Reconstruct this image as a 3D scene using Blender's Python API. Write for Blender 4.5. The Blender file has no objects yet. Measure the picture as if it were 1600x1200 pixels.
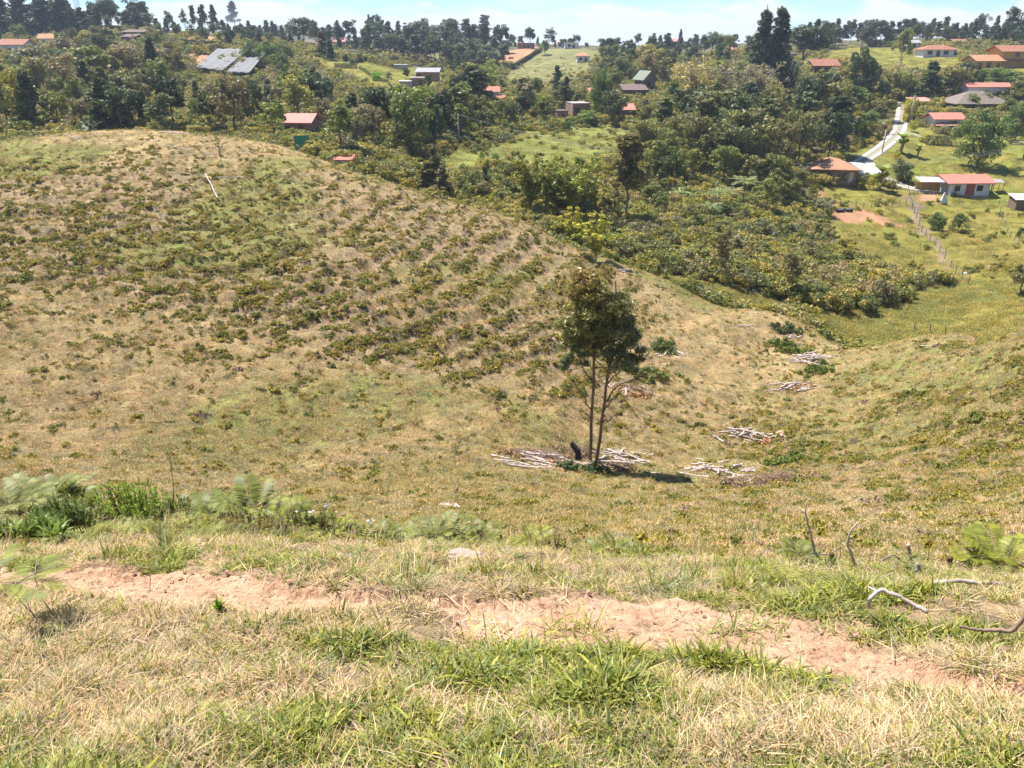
import bpy, math, random
import numpy as np
from mathutils import Vector, Matrix, Euler
R = math.radians
S = bpy.context.scene
COL = S.collection

# ------------------------------------------------------------------ camera
PITCH, FPX = R(23.7), 1230.0
CP, SP = math.cos(PITCH), math.sin(PITCH)
cd = bpy.data.cameras.new('camera')
cam = bpy.data.objects.new('camera', cd); COL.objects.link(cam)
cam.location = (0, 0, 0); cam.rotation_euler = (R(90) - PITCH, 0, 0)
cd.sensor_fit = 'HORIZONTAL'; cd.sensor_width = 36.0; cd.lens = 36.0 * FPX / 1600.0
cd.clip_start = 0.05; cd.clip_end = 20000
S.camera = cam

# ------------------------------------------------------------------ sky, sun, exposure
SUN_EL, SUN_AZ = R(63), R(-46)      # azimuth measured from +Y towards +X
sdir = Vector((math.sin(SUN_AZ) * math.cos(SUN_EL), math.cos(SUN_AZ) * math.cos(SUN_EL), math.sin(SUN_EL)))
S.view_settings.view_transform = 'Standard'; S.view_settings.look = 'None'
S.view_settings.exposure = 1.32; S.view_settings.gamma = 1.0
w = bpy.data.worlds.new("World"); S.world = w; w.use_nodes = True
nt = w.node_tree; nt.nodes.clear()
def N(nt, t, **kw):
    n = nt.nodes.new(t)
    for k, v in kw.items():
        if k.startswith('i_'):
            k2 = k[2:]; n.inputs[int(k2) if k2.isdigit() else k2].default_value = v
        else: setattr(n, k, v)
    return n
def LK(nt, a, b): nt.links.new(a, b)
def ramp(nt, stops, inp=None, interp='LINEAR'):
    r = nt.nodes.new('ShaderNodeValToRGB'); cr = r.color_ramp; cr.interpolation = interp
    while len(cr.elements) < len(stops): cr.elements.new(0.5)
    for e, (p, c) in zip(cr.elements, stops):
        e.position = p; e.color = tuple(c) + (1,) if not isinstance(c, (int, float)) else (c, c, c, 1)
    if inp is not None: nt.links.new(inp, r.inputs[0])
    return r
sky = N(nt, 'ShaderNodeTexSky', sky_type='NISHITA', sun_disc=False)
sky.sun_elevation = SUN_EL; sky.sun_rotation = SUN_AZ; sky.altitude = 2100; sky.air_density = 1.0; sky.dust_density = 0.2; sky.ozone_density = 2.0
SKYK = 0.066
bg = N(nt, 'ShaderNodeBackground', i_Strength=SKYK)
bgc = N(nt, 'ShaderNodeBackground', i_Strength=1.0); bgc.inputs[0].default_value = (0.40, 0.42, 0.45, 1)
tc = N(nt, 'ShaderNodeTexCoord')
sx = N(nt, 'ShaderNodeSeparateXYZ'); LK(nt, tc.outputs['Generated'], sx.inputs[0])
# wispy high clouds: noise on the direction, stretched horizontally
mp = N(nt, 'ShaderNodeMapping'); mp.inputs['Scale'].default_value = (3.2, 3.2, 26); mp.inputs['Location'].default_value = (1.3, 0.4, 0.2)
LK(nt, tc.outputs['Generated'], mp.inputs[0])
n1 = N(nt, 'ShaderNodeTexNoise', i_Scale=1.0, i_Detail=7.0, i_Roughness=0.62, i_Distortion=0.4); LK(nt, mp.outputs[0], n1.inputs['Vector'])
r1 = ramp(nt, [(0.50, 0.0), (0.74, 0.75)], n1.outputs[0])
# low cumulus band near the horizon
mp2 = N(nt, 'ShaderNodeMapping'); mp2.inputs['Scale'].default_value = (11, 11, 34); mp2.inputs['Location'].default_value = (4.2, 1.1, 3.0)
LK(nt, tc.outputs['Generated'], mp2.inputs[0])
n2 = N(nt, 'ShaderNodeTexNoise', i_Scale=1.0, i_Detail=6.0, i_Roughness=0.5); LK(nt, mp2.outputs[0], n2.inputs['Vector'])
band = N(nt, 'ShaderNodeMapRange'); band.inputs[1].default_value = 0.0; band.inputs[2].default_value = 0.055; band.inputs[3].default_value = 0.34; band.inputs[4].default_value = -0.12
LK(nt, sx.outputs[2], band.inputs[0])
ad = N(nt, 'ShaderNodeMath', operation='ADD'); LK(nt, n2.outputs[0], ad.inputs[0]); LK(nt, band.outputs[0], ad.inputs[1])
r2 = ramp(nt, [(0.54, 0.0), (0.66, 1.0)], ad.outputs[0])
mx = N(nt, 'ShaderNodeMath', operation='MAXIMUM'); LK(nt, r1.outputs[0], mx.inputs[0]); LK(nt, r2.outputs[0], mx.inputs[1])
ms = N(nt, 'ShaderNodeMixShader'); LK(nt, mx.outputs[0], ms.inputs[0]); LK(nt, bg.outputs[0], ms.inputs[1]); LK(nt, bgc.outputs[0], ms.inputs[2])
tn = N(nt, 'ShaderNodeMix', data_type='RGBA', blend_type='MULTIPLY'); tn.inputs[0].default_value = 1.0; LK(nt, sky.outputs[0], tn.inputs[6]); tn.inputs[7].default_value = (.64, .84, 1.10, 1); LK(nt, tn.outputs[2], bg.inputs[0])
LK(nt, ms.outputs[0], N(nt, 'ShaderNodeOutputWorld').inputs[0])
ld = bpy.data.lights.new('sun', 'SUN'); ld.energy = 4.1; ld.angle = R(0.53); ld.color = (1.0, 0.94, 0.86)
sun = bpy.data.objects.new('sun', ld); COL.objects.link(sun)
sun.rotation_euler = sdir.to_track_quat('Z', 'Y').to_euler(); sun.location = sdir * 200
S.cycles.max_bounces = 5; S.cycles.diffuse_bounces = 3; S.cycles.glossy_bounces = 2; S.cycles.transmission_bounces = 4
S.cycles.transparent_max_bounces = 4; S.cycles.volume_bounces = 0

# ------------------------------------------------------------------ pixel -> ray helpers (photo is 1600 x 1200)
def T(v):
    b = (600 - v) / FPX
    return (SP - b * CP) / (CP + b * SP)          # drop per metre of y
def SX(u, v):
    b = (600 - v) / FPX
    return ((u - 800) / FPX) / (CP + b * SP)      # x per metre of y

# ------------------------------------------------------------------ terrain height field
# control points: (u, v, y) seen in the photo at depth y ; 'w' = direct world (x, y, z)
CT = []
def c(u, v, y): CT.append((SX(u, v) * y, y, -T(v) * y))
def W(x, y, z): CT.append((x, y, z))
for u in (-150, 250, 800, 1350, 1750):
    c(u, 1200, 1.33); c(u, 1050, 1.95 ); 
    c(u, 960, 2.45)
for u in (-150, 300, 800): c(u, 895, 2.95)
for u in (1250, 1700): c(u, 925, 2.75)
W(0, -2, -1.2); W(-3, -2, -1.2); W(3, -2, -1.2); W(0, 0, -1.4); W(-2, 0.3, -1.4); W(2, .3, -1.4)
for u, v, y in ((-150, 805, 5.6), (150, 822, 5.4), (450, 842, 4.9), (800, 862, 4.4), (1050, 878, 4.0), (1300, 893, 3.7), (1700, 912, 3.4)):
    c(u, v, y)
    x = SX(u, v)
    s2 = SX(u, v - 25)
    c(u, v - 12, y * 1.16)
    W(x * y * 1.6, y * 1.6, -T(v - 12) * y * 1.6 - 0.65)
for u, vv in ((-150, 800), (300, 800), (800, 800), (1300, 830), (1750, 830)):
    x = SX(u, vv); W(x * 11, 11, -T(vv + 45) * 11 - 0.5)
for p in [
 # near edge of the bowl
 (100, 770, 22), (450, 790, 22), (800, 797, 22), (1050, 797, 22), (1300, 830, 18), (1500, 850, 14.5), (1700, 860, 12.5),
 (0, 700, 27), (200, 650, 32), (-100, 600, 34), (100, 600, 35), (100, 500, 42.5), (100, 400, 52), (100, 300, 66), (100, 250, 77), (100, 212, 93), (-200, 214, 92), (-200, 300, 65), (-200, 450, 46), (-250, 700, 26),
 (250, 210, 95), (400, 700, 30), (400, 600, 37), (400, 500, 45), (400, 400, 56), (400, 300, 72), (400, 224, 93), (500, 246, 89),
 (600, 700, 31), (600, 600, 38), (600, 500, 46), (600, 400, 58), (600, 310, 73), (620, 283, 81),
 (800, 700, 32.5), (800, 600, 39), (800, 500, 48), (800, 400, 62), (800, 342, 75),
 (1000, 700, 35), (1000, 600, 42), (1000, 500, 54), (1000, 420, 68), (920, 735, 32),
 (1200, 750, 30), (1200, 700, 35), (1200, 600, 45), (1200, 520, 55), (1230, 484, 61),
 (1400, 760, 26), (1400, 700, 31.5), (1400, 600, 40), (1400, 540, 49), (1450, 522, 52), (1530, 521, 45),
 (1600, 700, 27), (1600, 600, 32), (1600, 514, 39), (1600, 780, 20), (1800, 600, 27), (1800, 700, 23), (1800, 430, 37), (300, 815, 17), (800, 838, 16), (1100, 845, 15), (1350, 868, 13.5),
 # valley and far slopes
 (1350, 505, 84), (1600, 490, 76), (1450, 450, 100), (1300, 445, 93), (1100, 440, 84), (1000, 402, 92), (1400, 400, 112), (1400, 330, 135),
 (1600, 400, 108), (1600, 330, 138), (1300, 287, 152), (1510, 306, 148), (1350, 240, 175), (1410, 200, 200), (1405, 160, 235), (1600, 250, 168),
 (1600, 200, 200), (1500, 150, 240), (1480, 88, 335), (1570, 108, 280), (1300, 112, 280), (1300, 76, 420), (1600, 62, 430), (1450, 66, 430),
 (1800, 300, 140), (1800, 150, 230), (1800, 60, 420), (1850, 450, 78),
 (1100, 350, 112), (1000, 300, 128), (1000, 250, 150), (1000, 200, 190), (900, 215, 172), (750, 232, 150), (700, 272, 125), (850, 330, 104),
 (1150, 180, 215), (1150, 110, 340), (1000, 150, 250), (1000, 105, 380), (1000, 80, 520), (1100, 74, 480), (1200, 72, 440),
 (850, 150, 290), (850, 110, 360), (880, 78, 450), (800, 80, 480), (780, 110, 400),
 (600, 108, 290), (600, 130, 260), (500, 100, 290), (520, 88, 310), (620, 160, 225), (650, 133, 250), (600, 200, 165), (600, 255, 118), (530, 268, 105), (470, 232, 118),
 (700, 130, 330), (700, 90, 430), (700, 74, 520), (600, 74, 480), (500, 74, 470), (420, 84, 330), (400, 150, 225), (400, 215, 140),
 (250, 205, 135), (200, 150, 205), (200, 105, 280), (200, 62, 345), (200, 45, 385), (-100, 205, 135), (0, 130, 225), (0, 82, 315), (0, 48, 380), (-200, 60, 350), (-200, 130, 215),
 (350, 115, 265), (340, 85, 310), (330, 66, 350), (380, 60, 420), (300, 62, 370),
 ]: c(*p)
# hidden ground behind the crests
for u, v, y, dz in ((-200, 214, 92, 4), (100, 212, 93, 4), (250, 210, 95, 3.5), (400, 224, 93, 4.5), (500, 246, 89, 4), (620, 283, 81, 5), (800, 342, 75, 5.5), (1000, 420, 68, 3.5),
                   (1230, 484, 61, 4.2), (1450, 522, 53, 5), (1600, 514, 39, 4), (1800, 430, 37, 4)):
    W(SX(u, v) * y * 1.15, y * 1.15, -T(v) * y * 1.15 - dz)
for x, y, z in ((-500, 700, 6), (-250, 800, -12), (0, 800, -12), (250, 800, -10), (500, 700, -2),
                (-1500, 1300, -20), (-900, 1300, -20), (-450, 1000, -40), (-150, 1300, -70), (200, 1300, -70), (900, 1300, -60), (1500, 1300, -50),
                (-411, 1500, 24), (-330, 1500, 10), (-250, 1500, -25), (-520, 1500, 8), (-620, 1500, -15), (-411, 1800, 0), (0, 2300, -120), (-1200, 2300, -80), (1200, 2300, -120), (2500, 2300, -120), (-2500, 2300, -120)): W(x, y, z)
CT = np.array(CT)
YC = 3.0
def st(x, y): return x / (y + YC), np.log(np.maximum(y + YC, 0.2))
ps, pt = st(CT[:, 0], CT[:, 1]); pw = CT[:, 2] / (CT[:, 1] + YC)
def kern(d2): return 0.5 * d2 * np.log(d2 + 1e-12) * 0.35 + 0.65 * np.sqrt(d2 + 1e-5) * -0.5
def kern(d2): return -np.sqrt(d2 + 0.0009)
SSC = 1.25
def dmat(a, b, c_, d): return (((a[:, None] - c_[None]) * SSC) ** 2 + (b[:, None] - d[None]) ** 2)
n = len(ps)
A = np.zeros((n + 3, n + 3)); A[:n, :n] = kern(dmat(ps, pt, ps, pt)) - np.eye(n) * 0.002
A[:n, n] = 1; A[:n, n + 1] = ps; A[:n, n + 2] = pt; A[n:, :n] = A[:n, n:].T
sol = np.linalg.solve(A, np.concatenate([pw, [0, 0, 0]]))
def rbf(s, t):
    s = np.atleast_1d(s); t = np.atleast_1d(t); out = np.empty(len(s))
    for i in range(0, len(s), 20000):
        a, b = s[i:i+20000], t[i:i+20000]
        out[i:i+20000] = kern(dmat(a, b, ps, pt)) @ sol[:n] + sol[n] + sol[n + 1] * a + sol[n + 2] * b
    return out

# lattice noise
rng = np.random.default_rng(7)
LAT = rng.random((256, 256))
def vnoise(x, y):
    xi = np.floor(x).astype(int); yi = np.floor(y).astype(int); fx = x - xi; fy = y - yi
    fx = fx * fx * (3 - 2 * fx); fy = fy * fy * (3 - 2 * fy)
    a = LAT[xi % 256, yi % 256]; b = LAT[(xi + 1) % 256, yi % 256]; c_ = LAT[xi % 256, (yi + 1) % 256]; d = LAT[(xi + 1) % 256, (yi + 1) % 256]
    return (a * (1 - fx) + b * fx) * (1 - fy) + (c_ * (1 - fx) + d * fx) * fy - 0.5
def fbm(x, y, o=4, g=0.5):
    r = 0; k = 1.0
    for i in range(o):
        r = r + k * vnoise(x * 2 ** i + 17.3 * i, y * 2 ** i + 5.1 * i); k *= g
    return r
def sm(a, b, x):
    t = np.clip((x - a) / (b - a), 0, 1); return t * t * (3 - 2 * t)

# foreground footpath centre line, given at photo pixels
PATHPX = [(-250, 888, .15), (0, 897, .15), (120, 905, .16), (240, 916, .20), (340, 926, .20), (450, 938, .14), (560, 941, .10), (660, 936, .04), (720, 940, .07), (790, 958, .20), (920, 966, .30), (1050, 966, .28),
          (1180, 985, .26), (1300, 1017, .21), (1420, 1050, .15), (1540, 1080, .12), (1700, 1110, .12), (1900, 1140, .12)]
def ycol(u, v):                                   # depth where the smooth slope is met
    ys = np.exp(np.linspace(math.log(1.0), math.log(9), 300))
    s = SX(u, v); s_, t_ = st(s * ys, ys); z = rbf(s_, t_) * (ys + YC)
    k = np.where(z > -T(v) * ys)[0]; k = k[0] if len(k) else 120
    return s * ys[k], ys[k]
PC = np.array([ycol(u, v) + (wd,) for u, v, wd in PATHPX])
def pathdist(x, y):
    best = np.full(np.shape(x), 1e9)
    for i in range(len(PC) - 1):
        ax, ay, aw = PC[i]; bx, by, bw = PC[i + 1]
        dx, dy = bx - ax, by - ay; L = dx * dx + dy * dy
        t = np.clip(((x - ax) * dx + (y - ay) * dy) / L, 0, 1)
        d = np.hypot(x - ax - t * dx, y - ay - t * dy) / (aw + t * (bw - aw))
        best = np.minimum(best, d)
    return best
RC = (-45.0, 75.6)                                # centre of the planting rows on the left hill
def rowphase(x, y):
    r = np.hypot(x - RC[0], y - RC[1]) + 1.6 * vnoise(x * .12, y * .12) + .5 * vnoise(x * .5, y * .5)
    return (0.5 + 0.5 * np.cos(2 * np.pi * r / 2.15)), r
def rowmask(x, y):
    return sm(36, 43, y + 0.25 * x) * sm(86, 70, y) * sm(-60, -40, x) * sm(13, 4, x - (y - 50) * .12)
def detail(x, y):
    near = sm(9, 4, y)
    pm = np.where(y < 8, sm(1.25, .65, pathdist(x, y)), 0)
    z = near * (1 - .7 * pm) * (0.095 * fbm(x * 1.3, y * 1.3, 5, .6) + 0.02 * fbm(x * 9, y * 9, 3))
    z = z - 0.06 * pm
    mid = sm(7, 14, y) * sm(400, 150, y)
    z = z + mid * (0.9 * fbm(x * .07, y * .07, 3) + 0.28 * fbm(x * .45, y * .45, 4, .55) + .10 * fbm(x * 2.1, y * 2.1, 2))
    ph, r = rowphase(x, y)
    z = z + rowmask(x, y) * (0.20 * (ph - .5) + .45 * ph * fbm(x * .9, y * .9, 3, .6))
    z = z + sm(85, 120, y) * (1.6 * fbm(x * .03, y * .03, 4))
    far = sm(300, 900, y)
    z = z + far * 9 * fbm(x * .0045 + 3, y * .0045, 4) + sm(800, 1500, y) * 6 * fbm(x * .0016 + 9, y * .0016, 4)
    return z
TS = np.concatenate([np.arange(-0.6, 1.0, .02), np.arange(1.0, 1.35, .012), np.arange(1.35, 2.3, .0075), np.arange(2.3, 3.0, .014), np.arange(3.0, 5.0, .0062), np.arange(5.0, 6.3, .012), np.arange(6.3, 7.72, .02)])
SS = np.linspace(-1.3, 1.3, 471)
gs, gt = np.meshgrid(SS, TS, indexing='xy')       # rows follow t
YY = np.exp(gt) - YC; XX = gs * (YY + YC)
# smooth part on a coarse grid, bilinear to the fine one
def bil(G, sa, ta, s, t):
    i = np.clip(np.searchsorted(ta, t) - 1, 0, len(ta) - 2); ft = np.clip((t - ta[i]) / (ta[i + 1] - ta[i]), 0, 1)
    j = np.clip(((s - sa[0]) / (sa[1] - sa[0])).astype(int), 0, len(sa) - 2); fs = np.clip((s - sa[j]) / (sa[1] - sa[0]), 0, 1)
    return (G[i, j] * (1 - fs) + G[i, j + 1] * fs) * (1 - ft) + (G[i + 1, j] * (1 - fs) + G[i + 1, j + 1] * fs) * ft
Ta = np.arange(-0.62, 9.1, .02); Sa = np.linspace(-1.32, 1.32, 133)
a_, b_ = np.meshgrid(Sa, Ta, indexing='xy'); G0 = rbf(a_.ravel(), b_.ravel()).reshape(a_.shape)
# smooth the lattice a little so no kinks stay at the control points
for _ in range(3):
    G0[1:-1, 1:-1] = (G0[1:-1, 1:-1] * 2 + G0[:-2, 1:-1] + G0[2:, 1:-1] + G0[1:-1, :-2] + G0[1:-1, 2:]) / 6
GZ = bil(G0, Sa, Ta, gs.ravel(), gt.ravel()).reshape(gs.shape) * (YY + YC) + detail(XX, YY)
def H(x, y):
    x = np.atleast_1d(np.asarray(x, float)); y = np.atleast_1d(np.asarray(y, float))
    s, t = st(x, y)
    return bil(GZ, SS, TS, s, t)
def Hn(x, y, e=0.25):
    gx = (H(x + e, y) - H(x - e, y)) / (2 * e); gy = (H(x, y + e) - H(x, y - e)) / (2 * e)
    return gx, gy
_ys = np.exp(np.linspace(math.log(1.0), math.log(3500), 4000))
def at(u, v, ymin=1.0, ymax=None):
    """world point where the ray through photo pixel (u, v) first meets the ground beyond depth ymin"""
    s = SX(u, v); ys = _ys[_ys >= ymin]
    z = H(s * ys, ys); k = np.where(z > -T(v) * ys)[0]
    if ymin == 1.0 and ymax is None: ymax = float(np.interp(u, [0, 450, 800, 1300, 1600], [5.9, 5.2, 4.7, 4.1, 3.8]))
    if len(k) == 0 or (ymax and ys[k[0]] > ymax):
        y = ymax or 400.0; return Vector((s * y, y, float(H(s * y, y)[0])))
    y = float(ys[k[0]]); return Vector((float(s * y), y, float(z[k[0]])))
def atm(u, v):      # vectorised over many pixels
    out = np.zeros((len(u), 3))
    for i in range(len(u)): out[i] = at(u[i], v[i])
    return out
def mpp(p):         # metres per photo pixel at a point
    return (p[1] * CP - p[2] * SP) / FPX

# ------------------------------------------------------------------ mesh helpers
def link(name, me, parent=None, mat=None):
    o = bpy.data.objects.new(name, me); COL.objects.link(o)
    if mat is not None and me is not None:
        for m in (mat if isinstance(mat, (list, tuple)) else [mat]): me.materials.append(m)
    if parent is not None: o.parent = parent
    return o
def npmesh(name, V, F, smooth=False, midx=None):
    """V (n,3), F (m,k) arrays -> mesh, fast"""
    V = np.asarray(V, np.float32); F = np.asarray(F, np.int32); k = F.shape[1]
    me = bpy.data.meshes.new(name); me.vertices.add(len(V)); me.vertices.foreach_set('co', V.ravel())
    me.loops.add(F.size); me.loops.foreach_set('vertex_index', F.ravel())
    me.polygons.add(len(F)); me.polygons.foreach_set('loop_start', np.arange(0, F.size, k, dtype=np.int32))
    if midx is not None: me.polygons.foreach_set('material_index', np.asarray(midx, np.int32))
    me.polygons.foreach_set('use_smooth', np.full(len(F), smooth)); me.update(calc_edges=True)
    return me
def tag(o, label=None, cat=None, group=None, kind=None):
    if label: o['label'] = label
    if cat: o['category'] = cat
    if group: o['group'] = group
    if kind: o['kind'] = kind
    return o
def empty(name, loc, rz=0.0, scale=1.0):
    o = bpy.data.objects.new(name, None); COL.objects.link(o); o.location = loc; o.rotation_euler = (0, 0, rz)
    o.scale = (scale,) * 3 if not hasattr(scale, '__len__') else scale; o.empty_display_size = .3; return o
# ------------------------------------------------------------------ materials
def mat(name):
    m = bpy.data.materials.new(name); m.use_nodes = True; t = m.node_tree
    return m, t, t.nodes['Principled BSDF']
def mixc(t, a, b, fac, mode='MIX'):
    n = t.nodes.new('ShaderNodeMix'); n.data_type = 'RGBA'; n.blend_type = mode
    for s, v in ((0, fac), (6, a), (7, b)):
        if hasattr(v, 'links') or hasattr(v, 'is_linked'): t.links.new(v, n.inputs[s])
        else: n.inputs[s].default_value = v if s == 0 else tuple(v) + (1,)
    return n.outputs[2]
def noise(t, scale, detail=4, rough=.5, vec=None, dist=0):
    n = N(t, 'ShaderNodeTexNoise', i_Scale=scale, i_Detail=detail, i_Roughness=rough, i_Distortion=dist)
    if vec is not None: t.links.new(vec, n.inputs['Vector'])
    return n.outputs[0]
def bump(t, h, s, d, b, prev=None):
    n = N(t, 'ShaderNodeBump', i_Strength=s, i_Distance=d); t.links.new(h, n.inputs['Height'])
    if prev is not None: t.links.new(prev, n.inputs['Normal'])
    t.links.new(n.outputs[0], b.inputs['Normal']); return n.outputs[0]
def objvec(t, kind='Object'): return N(t, 'ShaderNodeTexCoord').outputs[kind]
def simple(name, col, rough=.8, var=.25, scale=3.0, b=0.0, bd=.02, col2=None, metal=0.0):
    m, t, p = mat(name); v = objvec(t)
    c2 = col2 or tuple(x * (1 - var) for x in col)
    f = ramp(t, [(.35, 0.0), (.65, 1.0)], noise(t, scale, 5, .6, v))
    t.links.new(mixc(t, col, c2, f.outputs[0]), p.inputs['Base Color'])
    p.inputs['Roughness'].default_value = rough; p.inputs['Metallic'].default_value = metal
    if b: bump(t, noise(t, scale * 6, 5, .6, v), b, bd, p)
    return m
def foliage(name, col, hue=.12, transl=.3, rnd=.35, tint=True, gloss=.5):
    """leaf material: object colour times a leaf-to-leaf and clump-to-clump variation"""
    m, t, p = mat(name); v = objvec(t)
    oi = N(t, 'ShaderNodeObjectInfo'); geo = N(t, 'ShaderNodeNewGeometry')
    r = ramp(t, [(0.0, tuple(c * (1 - rnd) for c in col)), (.5, col), (1.0, (col[0] * (1 + rnd + hue), col[1] * (1 + rnd), col[2] * (1 + rnd * .4)))], geo.outputs['Random Per Island'])
    k = ramp(t, [(.3, (.72, .78, .8)), (.7, (1.25, 1.15, .95))], noise(t, .55, 3, .5, v))
    c1 = mixc(t, r.outputs[0], k.outputs[0], 1.0, 'MULTIPLY')
    if tint: c1 = mixc(t, c1, oi.outputs['Color'], 1.0, 'MULTIPLY')
    else:
        k2 = ramp(t, [(0, (.6, .72, .7)), (.3, (.9, 1, .9)), (.6, (1.15, 1.1, .75)), (.8, (1.3, 1.15, 1.0)), (1, (1.5, 1.35, 1.3))], oi.outputs['Random'])
        c1 = mixc(t, c1, k2.outputs[0], 1.0, 'MULTIPLY')
    t.links.new(c1, p.inputs['Base Color']); p.inputs['Roughness'].default_value = gloss; p.inputs['Specular IOR Level'].default_value = .3
    tr = N(t, 'ShaderNodeBsdfTranslucent'); t.links.new(mixc(t, c1, (1.0, 1.0, .45), 1.0, 'MULTIPLY'), tr.inputs[0])
    ms = N(t, 'ShaderNodeMixShader'); ms.inputs[0].default_value = transl
    t.links.new(p.outputs[0], ms.inputs[1]); t.links.new(tr.outputs[0], ms.inputs[2])
    t.links.new(ms.outputs[0], t.nodes['Material Output'].inputs[0]); return m
M = {}
M['leaf'] = foliage('leaf', (.5, .5, .5))                      # coloured through the object colour
M['bark'] = simple('bark', (.17, .125, .09), .9, .4, 4, .6, .03)
M['palebark'] = simple('pale_bark', (.27, .22, .18), .8, .35, 3, .5, .02)
M['deadwood'] = simple('dead_wood', (.50, .43, .38), .85, .35, 14, .5, .004, col2=(.30, .25, .21))
M['log'] = simple('log_wood', (.64, .54, .48), .85, .35, 5, .6, .01, col2=(.36, .28, .24))
M['twig'] = simple('twig', (.30, .20, .14), .9, .35, 8)
M['grass'] = foliage('grass_blade', (.215, .25, .07), .15, .30, .45, False)
M['grass2'] = foliage('grass_blade_pale', (.29, .32, .115), .15, .30, .4, False)
M['straw'] = foliage('straw_blade', (.56, .44, .375), .08, .22, .45, False, .7)
M['fern'] = foliage('fern_blade', (.22, .24, .075), .15, .32, .35, False)
M['fieldg'] = foliage('field_grass_blade', (.31, .275, .10), .2, .25, .5, False)
M['fieldfern'] = foliage('field_fern_leaf', (.30, .28, .08), .15, .35, .5, False)
M['brushy'] = foliage('dry_weed', (.33, .23, .15), .05, .2, .4, False)
M['meadowg'] = foliage('meadow_grass_blade', (.27, .265, .06), .2, .3, .4, False)
M['scrub'] = foliage('scrub_leaf', (.31, .31, .115), .2, .35, .5, False)
M['dryscrub'] = foliage('dry_scrub_leaf', (.30, .27, .19), .1, .25, .4, False)

# ------------------------------------------------------------------ ground zones (world polygons whose corners were read from the photo)
def poly(pts): return np.array([tuple(at(u, v, 40))[:2] for u, v in pts])
def inpoly(x, y, P):
    k = np.zeros(x.shape, bool); j = len(P) - 1
    for i in range(len(P)):
        xi, yi = P[i]; xj, yj = P[j]
        q = ((yi > y) != (yj > y)) & (x < (xj - xi) * (y - yi) / (yj - yi + 1e-9) + xi); k ^= q; j = i
    return k
OPEN = [  # polygon, colour class
 ('wet', [(880, 380), (960, 408), (1100, 442), (1200, 462), (1320, 484), (1420, 468), (1500, 430), (1600, 430), (1760, 440), (1760, 560), (1450, 530), (1250, 492), (1000, 424)]),
 ('mead', [(1262, 292), (1340, 285), (1440, 300), (1600, 300), (1760, 320), (1760, 440), (1500, 435), (1400, 430), (1318, 405), (1290, 350)]),
 ('lawn', [(1335, 268), (1395, 205), (1440, 196), (1480, 214), (1600, 214), (1760, 240), (1760, 318), (1440, 300), (1380, 285)]),
 ('lawn', [(1312, 240), (1345, 212), (1388, 205), (1330, 252)]),
 ('lawn', [(1330, 72), (1440, 78), (1505, 88), (1512, 112), (1420, 116), (1375, 112), (1290, 96), (1275, 85)]),
 ('lawn', [(1500, 103), (1600, 106), (1680, 130), (1560, 122), (1510, 118)]),
 ('lawn', [(1270, 117), (1308, 117), (1312, 135), (1290, 132)]),
 ('bright', [(622, 250), (720, 235), (840, 205), (950, 192), (1010, 212), (960, 250), (850, 270), (760, 262), (700, 278), (640, 272)]),
 ('lawn', [(522, 104), (560, 98), (640, 103), (700, 117), (690, 140), (640, 143), (580, 140), (540, 125)]),
 ('lawn', [(455, 84), (500, 90), (540, 100), (530, 114), (480, 97)]),
 ('hill', [(780, 120), (850, 76), (938, 80), (922, 112), (880, 132), (800, 132)]),
 ('hill', [(640, 92), (700, 62), (712, 70), (664, 97)]),
 ('hill', [(120, 40), (240, 40), (352, 50), (352, 58), (240, 52), (115, 50)]),
 ('soil', [(272, 58), (346, 58), (346, 70), (290, 66)]), ('soil', [(290, 84), (346, 86), (345, 100), (300, 112)]),
 ('soil', [(776, 88), (842, 72), (836, 84), (800, 98), (778, 98)]),
 ('soil', [(1302, 330), (1345, 328), (1420, 356), (1416, 360), (1350, 345), (1305, 348)]),
 ('soil', [(1272, 296), (1280, 296), (1305, 330), (1300, 334)]),
 ('soil', [(1436, 305), (1485, 306), (1480, 318), (1448, 318)]),
 ('pale', [(1330, 268), (1352, 258), (1375, 270), (1352, 284), (1338, 284)]),
 ('pale', [(-100, 120), (42, 123), (38, 131), (-100, 134)]),
 ('earth', [(1410, 305), (1436, 306), (1450, 350), (1490, 420), (1478, 424), (1430, 340)]),
 ('earth', [(618, 139), (660, 137), (672, 148), (640, 153), (622, 148)]),
]
OPEN = [(k, poly(p)) for k, p in OPEN]
ZC = dict(wet=(.15, .15, .038), mead=(.215, .20, .045), lawn=(.20, .215, .042), bright=(.20, .215, .06), hill=(.20, .20, .085), soil=(.42, .23, .14), pale=(.55, .50, .44), earth=(.24, .18, .125))
FOREST, FIELD, DIRT, SOIL1 = (.12, .115, .06), (.37, .285, .145), (.44, .27, .18), (.33, .235, .145)
def crestmask(x, y):      # 1 = beyond the crest of the near hill (valley side)
    s = x / y
    us = np.array([-200, 100, 250, 400, 500, 620, 800, 1000, 1230, 1450, 1600, 1800]); vs = np.array([214, 212, 210, 224, 246, 283, 342, 420, 484, 524, 514, 430]); ys = np.array([96, 97, 99, 97, 93, 84, 78, 70, 63, 55, 42, 39.])
    ss = np.array([SX(u, v) for u, v in zip(us, vs)])
    return (y > np.interp(s, ss, ys) * 1.02)
def zone(x, y):
    """class index array: 0 foreground, 1 field, 2 forest, then 3+ open classes"""
    jx = x + (1.2 * vnoise(x * .35, y * .35)) * sm(40, 150, y) * 3; jy = y + (1.2 * vnoise(x * .35 + 40, y * .35)) * sm(40, 150, y) * 4
    z = np.where(y < 8, 0, 1); cm = crestmask(x, np.maximum(y, .1)) & (y > 30); z = np.where(cm, 2, z)
    for i, (k, P) in enumerate(OPEN): z = np.where(cm & inpoly(jx, jy, P), 3 + i, z)
    return z
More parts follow.
